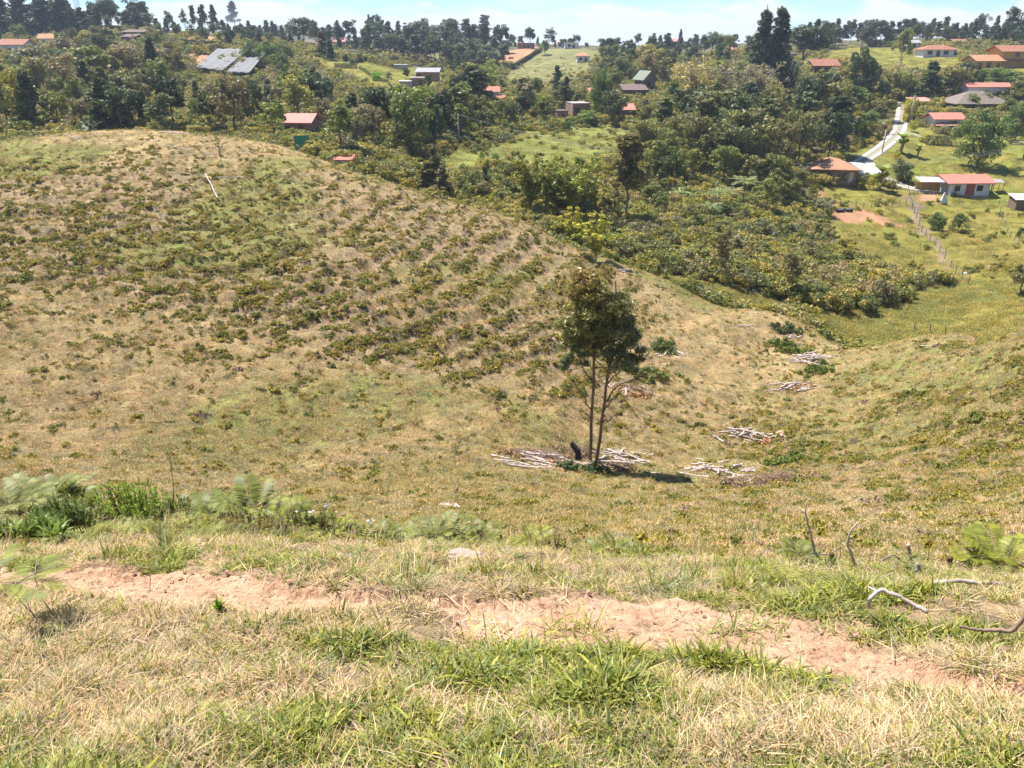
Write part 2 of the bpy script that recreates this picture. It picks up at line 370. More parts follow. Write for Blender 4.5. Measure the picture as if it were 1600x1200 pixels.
# the lane and driveway lie in beds graded into the slope
LANE = [(1412, 160), (1410, 175), (1408, 190), (1405, 205), (1396, 216), (1380, 230), (1362, 243), (1345, 254), (1335, 262)]
DRV = [(1352, 262), (1375, 273), (1400, 286), (1425, 296), (1450, 300), (1475, 302)]
LANES = []
def grade(pts, wd):
    P = np.array([tuple(at(u, v, 60))[:2] for u, v in pts]); d_ = np.r_[0, np.cumsum(np.hypot(*np.diff(P, axis=0).T))]; q = np.linspace(0, d_[-1], 80)
    x = np.interp(q, d_, P[:, 0]); y = np.interp(q, d_, P[:, 1])
    for _ in range(8): x[1:-1] = (x[:-2] + 2 * x[1:-1] + x[2:]) / 4; y[1:-1] = (y[:-2] + 2 * y[1:-1] + y[2:]) / 4
    z = H(x, y)
    for _ in range(60): z[1:-1] = (z[:-2] + 2 * z[1:-1] + z[2:]) / 4
    b = (YY > y.min() - 12) & (YY < y.max() + 12) & (XX > x.min() - 12) & (XX < x.max() + 12); X, Y = XX[b], YY[b]
    D = np.hypot(X[:, None] - x, Y[:, None] - y); k = D.argmin(1); dm = D.min(1); f = sm(wd + 4, wd, dm); GZ[b] = GZ[b] * (1 - f) + z[k] * f; LANES.append((x, y, wd))
grade(LANE, 2.6); grade(DRV, 1.9)
def offlane(x, y, m_=0.6):
    k = np.ones(np.shape(x), bool)
    for lx, ly, wd in LANES: k &= np.hypot(x[:, None] - lx, y[:, None] - ly).min(1) > wd + m_
    return k
Z = zone(XX, YY)
colr = np.zeros(XX.shape + (4,), np.float32); colr[..., 3] = 1
for cls, cc in ((0, SOIL1), (1, FIELD), (2, FOREST)): colr[Z == cls, :3] = cc
for i, (k, P) in enumerate(OPEN): colr[Z == 3 + i, :3] = ZC[k]
nz = fbm(XX * .22, YY * .22, 4)[..., None]; gz = fbm(XX * .09 + 30, YY * .09, 4)[..., None]
wm = np.isin(Z, [3 + i for i, (k, _) in enumerate(OPEN) if k in ('wet', 'mead', 'lawn')])[..., None]; wv = sm(-.1, .25, fbm(XX * .11 + 9, YY * .11, 4))[..., None] * .75
colr[..., :3] = np.where(wm, colr[..., :3] * (1 - wv) + np.array((.225, .185, .055)) * wv, colr[..., :3])
colr[..., :3] *= 1 + .35 * nz
fz = (Z == 1)[..., None]; gm = sm(.02, .32, gz + .2 * nz)
bm = (rowmask(XX, YY) * (.45 + .4 * (1 - rowphase(XX, YY)[0])) + .25 * sm(.1, .4, fbm(XX * .3 + 70, YY * .3, 3)))[..., None]  # bare soil patches, plus relief shade painted in as darker brown over the rows
colr[..., :3] = np.where(fz, colr[..., :3] * (1 - bm) + np.array((.30, .225, .15)) * bm, colr[..., :3])
colr[..., :3] = np.where(fz, colr[..., :3] * (1 - gm) + np.array((.22, .235, .075)) * gm, colr[..., :3])
pmk = np.where(YY < 8, sm(1.35, .8, pathdist(XX, YY) + .5 * fbm(XX * 3, YY * 3, 3)), 0)[..., None]
colr[..., :3] = colr[..., :3] * (1 - pmk) + np.array(DIRT) * pmk
Rr, Cc = XX.shape
i0 = (np.arange(Rr - 1)[:, None] * Cc + np.arange(Cc - 1)[None]).ravel()
me = npmesh('ground', np.stack([XX, YY, GZ], -1).reshape(-1, 3), np.stack([i0, i0 + 1, i0 + Cc + 1, i0 + Cc], 1), True)
at_ = me.attributes.new('base', 'FLOAT_COLOR', 'POINT'); at_.data.foreach_set('color', colr.reshape(-1))
m, t, p = mat('ground_cover'); M['ground'] = m
v = objvec(t); ba = N(t, 'ShaderNodeAttribute', attribute_name='base').outputs[0]
# grain that gets coarser with distance from the hillside where one stands is only real scale: three octaves of mottling
k1 = ramp(t, [(.30, (.55, .56, .55)), (.5, (1, 1, 1)), (.72, (1.45, 1.40, 1.35))], noise(t, 5.5, 8, .68, v))
k2 = ramp(t, [(.34, (.78, .84, .80)), (.66, (1.2, 1.14, 1.1))], noise(t, .5, 6, .6, v))
k3 = ramp(t, [(.35, (.70, .72, .72)), (.65, (1.25, 1.22, 1.2))], noise(t, 38, 6, .7, v))
cc = mixc(t, mixc(t, mixc(t, ba, k1.outputs[0], 1.0, 'MULTIPLY'), k2.outputs[0], 1.0, 'MULTIPLY'), k3.outputs[0], 1.0, 'MULTIPLY')
t.links.new(cc, p.inputs['Base Color']); p.inputs['Roughness'].default_value = .95; p.inputs['Specular IOR Level'].default_value = .15
b1 = bump(t, noise(t, 3.2, 7, .7, v), .8, .25, p); bump(t, noise(t, 30, 6, .7, v), .6, .02, p, b1)
ground = tag(link('ground', me, None, m), kind='structure')

# ------------------------------------------------------------------ scattering of uncountable cover
PROTO = bpy.data.collections.new('cover_sources')       # sources only, never linked to the scene
def proto_coll(name, meshes):
    c_ = bpy.data.collections.new(name)
    for i, me in enumerate(meshes):
        o = bpy.data.objects.new('%s_%02d' % (name, i), me); c_.objects.link(o)
    return c_
def scatter(name, coll, P, rot, scl, idx, label, cat):
    me = bpy.data.meshes.new(name); me.vertices.add(len(P)); me.vertices.foreach_set('co', np.asarray(P, np.float32).ravel())
    a = me.attributes.new('rot', 'FLOAT_VECTOR', 'POINT'); a.data.foreach_set('vector', np.asarray(rot, np.float32).ravel())
    a = me.attributes.new('scl', 'FLOAT', 'POINT'); a.data.foreach_set('value', np.asarray(scl, np.float32))
    a = me.attributes.new('idx', 'INT', 'POINT'); a.data.foreach_set('value', np.asarray(idx, np.int32))
    o = link(name, me); g = bpy.data.node_groups.new(name, 'GeometryNodeTree')
    g.interface.new_socket('Geometry', in_out='INPUT', socket_type='NodeSocketGeometry'); g.interface.new_socket('Geometry', in_out='OUTPUT', socket_type='NodeSocketGeometry')
    gi = g.nodes.new('NodeGroupInput'); go = g.nodes.new('NodeGroupOutput')
    ci = g.nodes.new('GeometryNodeCollectionInfo'); ci.inputs['Collection'].default_value = coll; ci.inputs['Separate Children'].default_value = True; ci.inputs['Reset Children'].default_value = True
    ip = g.nodes.new('GeometryNodeInstanceOnPoints'); ip.inputs['Pick Instance'].default_value = True
    def na(nm, ty):
        n = g.nodes.new('GeometryNodeInputNamedAttribute'); n.data_type = ty; n.inputs['Name'].default_value = nm; return n.outputs[0]
    L = g.links.new
    L(gi.outputs[0], ip.inputs['Points']); L(ci.outputs[0], ip.inputs['Instance']); L(na('idx', 'INT'), ip.inputs['Instance Index'])
    L(na('rot', 'FLOAT_VECTOR'), ip.inputs['Rotation']); L(na('scl', 'FLOAT'), ip.inputs['Scale']); L(ip.outputs[0], go.inputs[0])
    md = o.modifiers.new('scatter', 'NODES'); md.node_group = g
    return tag(o, label, cat, kind='stuff')
def blades(rng, n, L, wd, spread, lean, seg=3, curl=.6, flat=0.0):
    """n bent tapering blades -> V, F(quads)"""
    V = []; F = []
    az = rng.random(n) * 2 * np.pi; ln = L * (0.55 + .75 * rng.random(n)); le = lean * (0.3 + rng.random(n)); r0 = spread * np.sqrt(rng.random(n)); a0 = rng.random(n) * 2 * np.pi
    bx = r0 * np.cos(a0); by = r0 * np.sin(a0); tw = rng.random(n) * 2 * np.pi
    pts = []; d = np.stack([np.cos(az), np.sin(az)], 1); pos = np.stack([bx, by, np.full(n, -.01 * L / .1)], 1)
    for k in range(seg + 1):
        f = k / seg; w_ = wd * (0.7 + .6 * rng.random(n) * 0 + .3) * (1 - f) ** .7 * (.6 + 1.6 * min(f, .35)) * .5
        if k == seg: w_ = w_ * 0 + wd * .04
        side = np.stack([-np.sin(az) * np.cos(tw * 0) , np.cos(az), np.zeros(n)], 1)
        side = side * np.cos(tw)[:, None] * .35 + side * .65; side[:, 2] += .4 * np.sin(tw)
        w_ = np.asarray(w_) * np.ones(n)
        pts.append(np.stack([pos - side * w_[:, None], pos + side * w_[:, None]], 1))
        ang = le + curl * le * f * 2.0; ang = np.minimum(ang, 2.0)
        step = ln / seg
        pos = pos + np.stack([d[:, 0] * np.sin(ang) * step, d[:, 1] * np.sin(ang) * step, np.cos(ang) * step * (1 - flat)], 1)
    A = np.stack(pts, 1)                                   # n, seg+1, 2, 3
    V = A.reshape(-1, 3); b = (np.arange(n) * (seg + 1) * 2)[:, None]
    F = np.concatenate([np.stack([b[:, 0] + 2 * k, b[:, 0] + 2 * k + 1, b[:, 0] + 2 * k + 3, b[:, 0] + 2 * k + 2], 1) for k in range(seg)])
    return V, F
def blob_leaves(rng, C, rc, n, size, up=.35, asp=2.0, shell=.55):
    """n leaf-clump faces around each cluster centre C (k,3) of radius rc (k,)"""
    k = len(C); ci = np.repeat(np.arange(k), n); m = len(ci)
    d = rng.normal(size=(m, 3)); d[:, 2] += up; d /= np.linalg.norm(d, axis=1)[:, None]
    r = (shell + (1 - shell) * rng.random(m)) * rc[ci]
    pos = C[ci] + d * r[:, None] * np.array([1, 1, .8])
    nrm = d + rng.normal(size=(m, 3)) * .55; nrm /= np.linalg.norm(nrm, axis=1)[:, None]
    a = np.cross(nrm, rng.normal(size=(m, 3))); a /= np.linalg.norm(a, axis=1)[:, None] + 1e-9; b = np.cross(nrm, a)
    s = size * (.6 + .8 * rng.random(m))[:, None]
    V = np.stack([pos - a * s * asp * .5, pos + b * s * .5, pos + a * s * asp * .5, pos - b * s * .5], 1).reshape(-1, 3)
    F = (np.arange(m) * 4)[:, None] + np.arange(4)[None]
    return V, F
def join(parts):
    Vs, Fs, Is, o = [], [], [], 0
    for i, (V, F) in enumerate(parts):
        Vs.append(V); Fs.append(F + o); Is.append(np.full(len(F), i)); o += len(V)
    return np.concatenate(Vs), np.concatenate(Fs), np.concatenate(Is)
def pmesh(name, parts, mats, smooth=False):
    V, F, I = join(parts); me = npmesh(name, V, F, smooth, I)
    for m_ in mats: me.materials.append(m_)
    return me
def tilt(x, y, amt=1.0, e=.3):
    gx, gy = Hn(x, y, e); return gx * amt, gy * amt
def eul(x, y, rz, amt=.9, jit=0.0, e=.3):
    """euler that leans an upright thing along the slope normal, then spins it"""
    gx, gy = tilt(x, y, amt, e)
    nx, ny = -gx, -gy
    # R = Rz(az) Ry(inc) Rz(spin-az) approximated through small angles
    out = np.zeros((len(x), 3)); out[:, 2] = rz
    c_, s_ = np.cos(rz), np.sin(rz)
    lx = nx * c_ + ny * s_; ly = -nx * s_ + ny * c_
    out[:, 1] = np.arctan(lx); out[:, 0] = -np.arctan(ly)
    out[:, :2] += np.random.default_rng(3).normal(size=(len(x), 2)) * jit
    return out
def samp(n, y0, y1, seed, smax=.95):
    """points with even density per unit of (x/y, log y)"""
    r = np.random.default_rng(seed); y = np.exp(math.log(y0) + (math.log(y1) - math.log(y0)) * r.random(n)); s = (r.random(n) * 2 - 1) * smax
    return s * (y + .3), y, r
B2 = lambda seed: np.random.default_rng(seed)
# near grass : broad green blades, and dry stolons lying between them
gm_ = []
for i in range(6):
    r = B2(100 + i); L = (.055, .075, .045, .065, .09, .05)[i]
    gm_.append(pmesh('green_tuft', [blades(r, 12, L, .0095, .035, 1.0)], [M['grass'] if i % 3 else M['grass2']]))
for i in range(3):
    r = B2(120 + i); gm_.append(pmesh('straw_tuft', [blades(r, 15, .10, .0034, .05, 1.35, 4, .3, .45), blades(r, 3, .05, .006, .03, .9)], [M['straw'], M['grass2']]))
for i in range(3):
    r = B2(140 + i); gm_.append(pmesh('stolon', [blades(r, 6, .15, .0040, .06, 1.5, 6, .1, .6), blades(r, 5, .09, .004, .04, 1.0, 3, .9)], [M['straw'], M['straw']]))
GC = proto_coll('near_grass', gm_)
def greenness(x, y): return fbm(x * 1.1 + 3, y * 1.6, 4, .6) + .5 * vnoise(x * .5 + 9, y * .5)
GPATCH = [(950, 1018, 62, .95), (1110, 1030, 85, .85), (1210, 1062, 70, .6), (1480, 975, 100, .55), (1400, 930, 80, .4), (120, 960, 150, .2), (700, 1150, 170, -.25), (240, 870, 70, .4), (1180, 930, 90, .2), (900, 880, 130, .05)]
GP = [(ycol(u, v), w_ , k) for u, v, w_, k in GPATCH]
def gpatch(x, y):
    g = np.zeros(x.shape)
    for (px, py), w_, k in GP:
        rr = w_ * .0021 * (py / 2.0); g = np.maximum(g, k * sm(1.15, .55, np.hypot((x - px), (y - py) * 1.3) / rr + .5 * vnoise(x * 5, y * 5)))
    return g
def near_cover():
    global NCN
    x, y, r = samp(84000, 1.12, 14.0, 11, 1.05)
    pd = pathdist(x, y) + .38 * fbm(x * 3, y * 3, 3)
    g = greenness(x, y) + .75 * fbm(x * 3.6 + 21, y * 4.2, 3) - .2 * sm(1.95, 1.65, y) + gpatch(x, y)
    hol = (fbm(x * 4 + 11, y * 5, 3) > .15) & (y < 8) & (g < .3)
    keep = (pd > .98) & ~(hol & (r.random(len(x)) < .75)) & ~((y < 8) & (fbm(x * 1.7 + 50, y * 1.7, 3) > .25) & (r.random(len(x)) < .6))
    x, y, g, pd = x[keep], y[keep], g[keep], pd[keep]; n = len(x)
    green = r.random(n) < np.clip(.40 + 1.15 * g, .06, .97)
    idx = np.where(green, r.integers(0, 6, n), np.where(r.random(n) < .85, r.integers(6, 9, n), r.integers(9, 12, n)))
    z = H(x, y); rz = r.random(n) * 6.28
    s = (.55 + .6 * r.random(n)) * (1 + .9 * sm(.3, .8, g)) * (1 + .35 * sm(3.5, 9, y)) * (.55 + .45 * sm(.95, 1.3, pd))
    scatter('grass', GC, np.stack([x, y, z], 1), eul(x, y, rz, .8, .15, .05), s, idx, 'short green and dry grass in the foreground beside the footpath', 'grass')
near_cover()
# far side field : mats of short grass
fm = []
for i in range(5):
    r = B2(200 + i); gr = M['fieldg']; st_ = M['straw']
    a, b = ((90, 120), (55, 160), (30, 170), (130, 60), (20, 120))[i]
    fm.append(pmesh('field_mat', [blades(r, a, .13, .022, .55, .9, 2), blades(r, b, .12, .020, .55, 1.2, 2)], [gr, st_]))
for i in range(3):      # fern / weed clumps
    r = B2(240 + i); C = r.normal(size=(7, 3)) * (.18, .18, .05) + (0, 0, .10)
    fm.append(pmesh('weed_clump', [blob_leaves(r, C, np.full(7, .15), 34, .07, .5, 2.4), blades(r, 30, .24, .03, .2, .8, 2)], [M['fieldfern'], M['fieldg']]))
for i in range(2):      # brownish dead clumps
    r = B2(260 + i); C = r.normal(size=(5, 3)) * (.16, .16, .03) + (0, 0, .06)
    fm.append(pmesh('dead_clump', [blob_leaves(r, C, np.full(5, .12), 16, .07, .5, 2.4), blades(r, 36, .18, .02, .2, 1.0, 2)], [M['twig'], M['straw']]))
for i in range(3):
    r = B2(280 + i); fm.append(pmesh('tussock', [blades(r, (34, 14, 6)[i], .22, .022, .11, .8, 2), blades(r, (14, 30, 34)[i], .18, .02, .13, 1.0, 2)], [M['fieldg'], M['straw'] if i < 2 else M['brushy']]))
FC = proto_coll('field_cover', fm)
def field_cover():
    x, y, r = samp(80000, 8.5, 102, 21, .9)
    zz = zone(x, y); ok = (zz == 1); x, y = x[ok], y[ok]; n = len(x)
    g = fbm(x * .09 + 30, y * .09, 4) + .4 * fbm(x * .5, y * .5, 3)
    u = r.random(n); idx = np.where(u < np.clip(.18 + 1.3 * g, .03, .9), np.where(r.random(n) < .5, 0, 3), np.where(r.random(n) < .5, 1, np.where(r.random(n) < .55, 2, 4)))
    s = (.5 + .45 * r.random(n)) * (1 + .35 * sm(30, 90, y))
    scatter('field_grass', FC, np.stack([x, y, H(x, y)], 1), eul(x, y, r.random(n) * 6.28, .9, .1), s, idx, 'short dry and olive grass covering the cleared hillside bowl', 'grass')
    x, y, r = samp(90000, 9, 100, 27, .88); zz = zone(x, y); tz = fbm(x * .8, y * .8, 3) + .5 * fbm(x * .2 + 4, y * .2, 2); k = (zz == 1) & (r.random(len(x)) < .30 + .9 * tz + .35 * rowmask(x, y)); x, y = x[k], y[k]; n = len(x)
    scatter('tussocks', FC, np.stack([x, y, H(x, y)], 1), eul(x, y, r.random(n) * 6.28, .7, .15), (.5 + .9 * r.random(n)) * (1 + .3 * sm(30, 80, y)), 10 + np.minimum(2, (r.random(n) * 3.0).astype(int)), 'small tussocks of half-dry grass over the cleared hill', 'grass')
    # weeds: in rows on the left hill, scattered elsewhere
    x, y, r = samp(150000, 9, 104, 31, .9)
    zz = zone(x, y); ok = (zz == 1); x, y = x[ok], y[ok]; n = len(x)
    ph, _ = rowphase(x, y); rm = rowmask(x, y)
    cl = fbm(x * .35 + 5, y * .35, 4, .6); big = fbm(x * .05 + 60, y * .05, 3)
    rt = sm(6, 12, x - 0.35 * (y - 30) + 0) * sm(50, 40, y) * sm(17, 23, y)      # right hill flank carries ferns too
    fine = fbm(x * 1.3 + 8, y * 1.3, 3); dens = rm * (.05 + 1.5 * sm(.35, .75, ph + .25 * fine)) * np.clip(.75 + 1.1 * cl + 1.1 * fine, 0, 1) + (1 - rm) * np.clip(.045 + .30 * sm(.1, .7, cl + .5 * big + .6 * fine), 0, 1) + rt * .5 * sm(-.2, .4, cl + fine)
    ll = sm(36, 46, y) * sm(0, -18, x) * .35 * sm(-.05, .3, cl); dens = dens + ll
    k = r.random(n) < np.clip(dens, 0, 1) * .8; x, y, rm = x[k], y[k], rm[k]; n = len(x)
    idx = np.where(r.random(n) < .82, r.integers(5, 8, n), r.integers(8, 10, n))
    s = (.20 + .40 * r.random(n)) * (1 + .3 * rm) * np.where(r.random(n) < .08, 1.6, 1)
    scatter('fern_cover', FC, np.stack([x, y, H(x, y)], 1), eul(x, y, r.random(n) * 6.28, .6, .1), s, idx, 'low ferns and weeds growing in rows over the cleared hill', 'ground cover')
field_cover()
# valley meadows and scrub
mm_ = []
for i in range(3):
    r = B2(300 + i); mm_.append(pmesh('meadow_mat', [blades(r, 170, .28, .06, 1.2, .8, 2), blades(r, 40, .25, .05, 1.2, 1.1, 2)], [M['meadowg'], M['straw']]))
for i in range(3):
    r = B2(320 + i); k_ = 12; C = r.normal(size=(k_, 3)) * (.75, .75, .3) + (0, 0, .6); C[:, 2] = np.abs(C[:, 2])
    mm_.append(pmesh('scrub_bush', [blob_leaves(r, C, .35 + .3 * r.random(k_), 80, .125, .5, 2.2)], [M['scrub']]))
r = B2(333); C = r.normal(size=(10, 3)) * (.6, .6, .45) + (0, 0, .8)
mm_.append(pmesh('dry_bush', [blob_leaves(r, C, .35 + .3 * r.random(10), 45, .10, .5, 2.6)], [M['dryscrub']]))
MC = proto_coll('valley_cover', mm_)
def valley_cover():
    x, y, r = samp(46000, 40, 420, 41, .85); zz = zone(x, y); cm = zz >= 2
    kinds = np.array(['fg', 'field', 'forest'] + [k for k, _ in OPEN])[zz]
    isopen = cm & ~np.isin(kinds, ['forest', 'soil', 'pale', 'earth'])
    k = isopen & (r.random(len(x)) < .7) & offlane(x, y, 0); xa, ya, na_ = x[k], y[k], k.sum()
    weed = np.isin(kinds[k], ['bright', 'hill', 'mead']) & (r.random(na_) < .10 + .5 * np.clip(fbm(xa * .12, ya * .12, 3), 0, 1))
    idx = np.where(weed, r.integers(3, 6, na_), r.integers(0, 3, na_)); s = np.where(weed, .3 + .35 * r.random(na_), (.6 + .5 * r.random(na_)) * (1 + .5 * sm(150, 350, ya)))
    scatter('meadow_grass', MC, np.stack([xa, ya, H(xa, ya)], 1), eul(xa, ya, r.random(na_) * 6.28, .8, .1, .8), s, idx, 'green grass and low weeds on the valley meadows', 'grass')
    k = (kinds == 'forest') & (y < 415); k &= offlane(x, y); xa, ya, na_ = x[k], y[k], k.sum()
    idx = np.where(r.random(na_) < .84, r.integers(3, 6, na_), 6); s = (.42 + .95 * r.random(na_) ** 1.8) * (1 + .7 * sm(120, 350, ya))
    nearroad = np.zeros(na_, bool)
    scatter('undergrowth', MC, np.stack([xa, ya, H(xa, ya) - .1], 1), eul(xa, ya, r.random(na_) * 6.28, .3, .1, .8), s, idx, 'dense olive scrub filling the wooded valley sides', 'undergrowth')
valley_cover()
# ------------------------------------------------------------------ trees
def tube(P, rad, k=6, cap=True):
    """polyline P (n,3) with radii -> V, F quads"""
    P = np.asarray(P, float); n = len(P); rad = np.broadcast_to(rad, (n,))
    T_ = np.gradient(P, axis=0); T_ /= np.linalg.norm(T_, axis=1)[:, None] + 1e-9
    ref = np.array([0.3, 1, 0.1]) if abs(T_[0][2]) > .8 else np.array([0, 0.1, 1.0])
    a = np.cross(T_, ref); a /= np.linalg.norm(a, axis=1)[:, None] + 1e-9; b = np.cross(T_, a)
    th = np.arange(k) * 2 * np.pi / k
    V = (P[:, None] + rad[:, None, None] * (np.cos(th)[None, :, None] * a[:, None] + np.sin(th)[None, :, None] * b[:, None])).reshape(-1, 3)
    i = (np.arange(n - 1)[:, None] * k + np.arange(k)[None]).ravel(); j = (np.arange(n - 1)[:, None] * k + (np.arange(k)[None] + 1) % k).ravel()
    F = np.stack([i, j, j + k, i + k], 1)
    if cap:
        V = np.concatenate([V, P[:1], P[-1:]]); c0, c1 = n * k, n * k + 1; q = []
        for m_ in range(0, k, 2):
            q.append((c0, (m_ + 2) % k, m_ + 1, m_)); o = (n - 1) * k; q.append((c1, o + m_, o + m_ + 1, o + (m_ + 2) % k))
        F = np.concatenate([F, np.array(q)])
    return V, F
def bend(r, a, b, n=5, j=.06):
    a, b = np.array(a, float), np.array(b, float); f = np.linspace(0, 1, n)[:, None]; L = np.linalg.norm(b - a)
    P = a + (b - a) * f; P[1:-1] += r.normal(size=(n - 2, 3)) * j * L; return P
def trunk_mesh(name, r, H_, base_r, targets, m_, nb=8, y0=.3, lean=(0, 0)):
    top = np.array([lean[0], lean[1], H_]); P = bend(r, (0, 0, -.5), top, 7, .02); rad = np.linspace(base_r, base_r * .25, 7)
    parts = [tube(P, rad, 7)]
    for tg in targets[:nb]:
        f = min(.9, max(y0, (tg[2] / H_) - .25 - .1 * r.random())); s_ = P[0] + (P[-1] - P[0]) * f
        parts.append(tube(bend(r, s_, tg, 4, .06), np.linspace(base_r * .4, base_r * .08, 4), 5))
    V, F, I = join(parts); me = npmesh(name, V, F, True); me.materials.append(m_); return me
TP = {}
def deftree(kind, seed, H_, clusters, nleaf, leaf, br, bark, nb=8, up=.35, asp=2.0, y0=.3, shell=.5, lean=(0, 0), trunkH=None):
    r = B2(seed); C, rc = clusters(r)
    V, F = blob_leaves(r, C, rc, nleaf, leaf, up, asp, shell)
    me = npmesh(kind + '_crown', V, F); me.materials.append(M['leaf'])
    TP.setdefault(kind, []).append((trunk_mesh(kind + '_trunk', r, trunkH or H_ * .8, br, C[r.permutation(len(C))], bark, nb, y0, lean), me, H_, 2 * np.abs(C[:, 0]).max() + 2 * rc.mean()))
def ell(n, cx, cy, cz, rx, ry, rz, rc, low=-.6):
    def f(r):
        d = r.normal(size=(n, 3)); d /= np.linalg.norm(d, axis=1)[:, None]; d[:, 2] = np.where(d[:, 2] < low, -d[:, 2], d[:, 2])
        q = d * (.35 + .65 * r.random((n, 1)) ** .5) * np.array([rx, ry, rz]) * (1 + .18 * r.normal(size=(n, 1)))
        return q + np.array([cx, cy, cz]), rc * (.65 + .7 * r.random(n))
    return f
def cone(n, z0, z1, r0, r1, rc, pw=1.0, j=.25):
    def f(r):
        t_ = (np.arange(n) + r.random(n)) / n; rad = (r0 + (r1 - r0) * t_ ** pw) * (.4 + .6 * r.random(n)) * (1 + j * r.normal(size=n)); a = r.random(n) * 6.28
        return np.stack([np.cos(a) * rad, np.sin(a) * rad, z0 + (z1 - z0) * t_], 1), rc * (.6 + .6 * r.random(n)) * (1.15 - .6 * t_)
    return f
for s in range(4): deftree('broad', 400 + s, 9, ell(34, 0, 0, 5.6, (3.4, 2.8, 3.9, 3.1)[s], 3.0, (2.6, 3.0, 2.3, 2.9)[s], 1.15), 110, .26, .2, M['bark'])
for s in range(2): deftree('round', 410 + s, 9, ell(46, 0, 0, 5.2, 3.5, 3.3, 3.5, 1.0, -.9), 130, .22, .2, M['bark'], shell=.7)
for s in range(2): deftree('dense', 415 + s, 8.6, ell(64, 0, 0, 4.3, 3.6, 3.4, 3.8, .95, -1.0), 120, .2, .2, M['bark'], shell=.7)
for s in range(4): deftree('loose', 420 + s, 10, ell(30, 0, 0, 6.3, (2.3, 2.7, 2.0, 2.9)[s], 2.3, 3.3, .85), 62, .22, .14, M['palebark'], nb=14, asp=2.6)
for s in range(3): deftree('eucalypt', 430 + s, 14, cone(30, 5.2, 13.2, 1.9, .9, 1.15, .7), 85, .26, .15, M['palebark'], nb=10, asp=2.6, y0=.4, trunkH=13, lean=(.6 * (s - 1), .3))
for s in range(3): deftree('conifer', 440 + s, 12, cone(52, 1.4, 11.6, 2.5, .15, 1.0, 1.0, .2), 80, .24, .18, M['bark'], up=.1, trunkH=11.5, asp=2.4)
for s in range(2): deftree('cypress', 450 + s, 9, cone(44, .5, 8.6, 1.15, .12, .68, 1.6, .12), 90, .17, .13, M['bark'], up=.6, trunkH=8, asp=2.4, shell=.65)
def whorl(r):          # spiky conifer with separate drooping tiers
    C = []
    for k in range(11):
        z = 3 + 10 * k / 11; R_ = 2.6 * (1 - k / 12) * (.75 + .5 * r.random()); a0 = r.random() * 6
        for q in range(5):
            a = a0 + q * 1.257 + .2 * r.normal()
            for f in (.45, .8, 1.1): C.append((math.cos(a) * R_ * f, math.sin(a) * R_ * f, z - .25 * f * R_ + .2 * r.normal()))
    return np.array(C), np.full(len(C), .5) * (.7 + .6 * r.random(len(C)))
for s in range(2): deftree('spiky', 460 + s, 14, whorl, 30, .22, .2, M['bark'], up=0, trunkH=13.6, asp=2.6, nb=20)
def spray(r):          # bamboo / feathery arching culms
    C = []
    for k in range(16):
        a = r.random() * 6.28; R_ = .6 + 1.5 * r.random(); h = 5 + 3.6 * r.random()
        for f in np.linspace(.35, 1.1, 7): C.append((math.cos(a) * R_ * f ** 2 * 1.3, math.sin(a) * R_ * f ** 2 * 1.3, h * min(f, 1) - max(0, f - .8) * 2.2))
    return np.array(C), np.full(len(C), .45) * (.6 + .7 * r.random(len(C)))
for s in range(3): deftree('feathery', 470 + s, 9, spray, 34, .17, .09, M['palebark'], asp=3.2, nb=16, y0=.05, up=.2)
def sparse(r):
    C, rc = ell(60, 0, 0, 5.8, 3.1, 2.9, 3.0, .7)(r); return C, rc
for s in range(2): deftree('bare', 480 + s, 9.5, sparse, 26, .14, .16, M['palebark'], nb=50, asp=3.2, shell=.2, y0=.15)
for s in range(3): deftree('bush', 490 + s, 3.0, ell(26, 0, 0, 1.4, 1.5, 1.4, 1.2, .55, -.9), 70, .13, .06, M['bark'], nb=6, y0=.1, trunkH=1.8)
def leafblade(r, o, az, L, wd, rise, droop, seg=6, fold=.25, split=False):
    """big arching leaf (banana / palm): central line with two half-blades"""
    f = np.linspace(0, 1, seg + 1); d = np.array([math.cos(az), math.sin(az), 0]); up = np.array([0, 0, 1.0]); side = np.array([-math.sin(az), math.cos(az), 0])
    P = o + np.outer(f * L * math.cos(rise), d) + np.outer(f * L * math.sin(rise) - droop * L * f ** 2, up)
    w_ = wd * np.sin(np.pi * np.clip(f * .9 + .07, 0, 1)) ** .7
    Lf = P + side * w_[:, None] + up * (-fold) * w_[:, None]; Rt = P - side * w_[:, None] + up * (-fold) * w_[:, None]
    V = np.concatenate([P, Lf, Rt]); n = seg + 1; F = []
    for k in range(seg): F += [(k, k + 1, n + k + 1, n + k), (k + 1, k, 2 * n + k, 2 * n + k + 1)]
    return V, np.array(F)
def frond(r, o, az, L, wd, rise, droop, n=14, seg=8, roll=0.0, pw=1.0, pin=.5):
    """pinnate frond: rachis ribbon with paired leaflets"""
    d = np.array([math.cos(az), math.sin(az), 0]); up = np.array([0, 0, 1.0]); side = np.array([-math.sin(az), math.cos(az), 0]); side = side * math.cos(roll) + up * math.sin(roll)
    def pt(f): return o + d * f * L * math.cos(rise) + up * (f * L * math.sin(rise) - droop * L * f ** 2)
    V = []; F = []
    for k in range(n):
        f = .12 + .88 * (k + .5) / n; p_ = pt(f); q = pt(min(1, f + .02)); tdir = (q - p_) / (np.linalg.norm(q - p_) + 1e-9)
        ll = wd * (math.sin(math.pi * min(1, (1 - f) * .75 + .12)) ** pw) * (1 + .12 * r.normal()); wv = pin * L / n
        for sg in (-1, 1):
            e = p_ + side * sg * ll + tdir * ll * .35 - up * ll * .18; m_ = p_ + (e - p_) * .45; b = len(V)
            V += [p_ - tdir * wv * .25, m_ - tdir * wv * .5, e, m_ + tdir * wv * .5]; F.append((b, b + 1, b + 2, b + 3))
    return np.array(V), np.array(F)
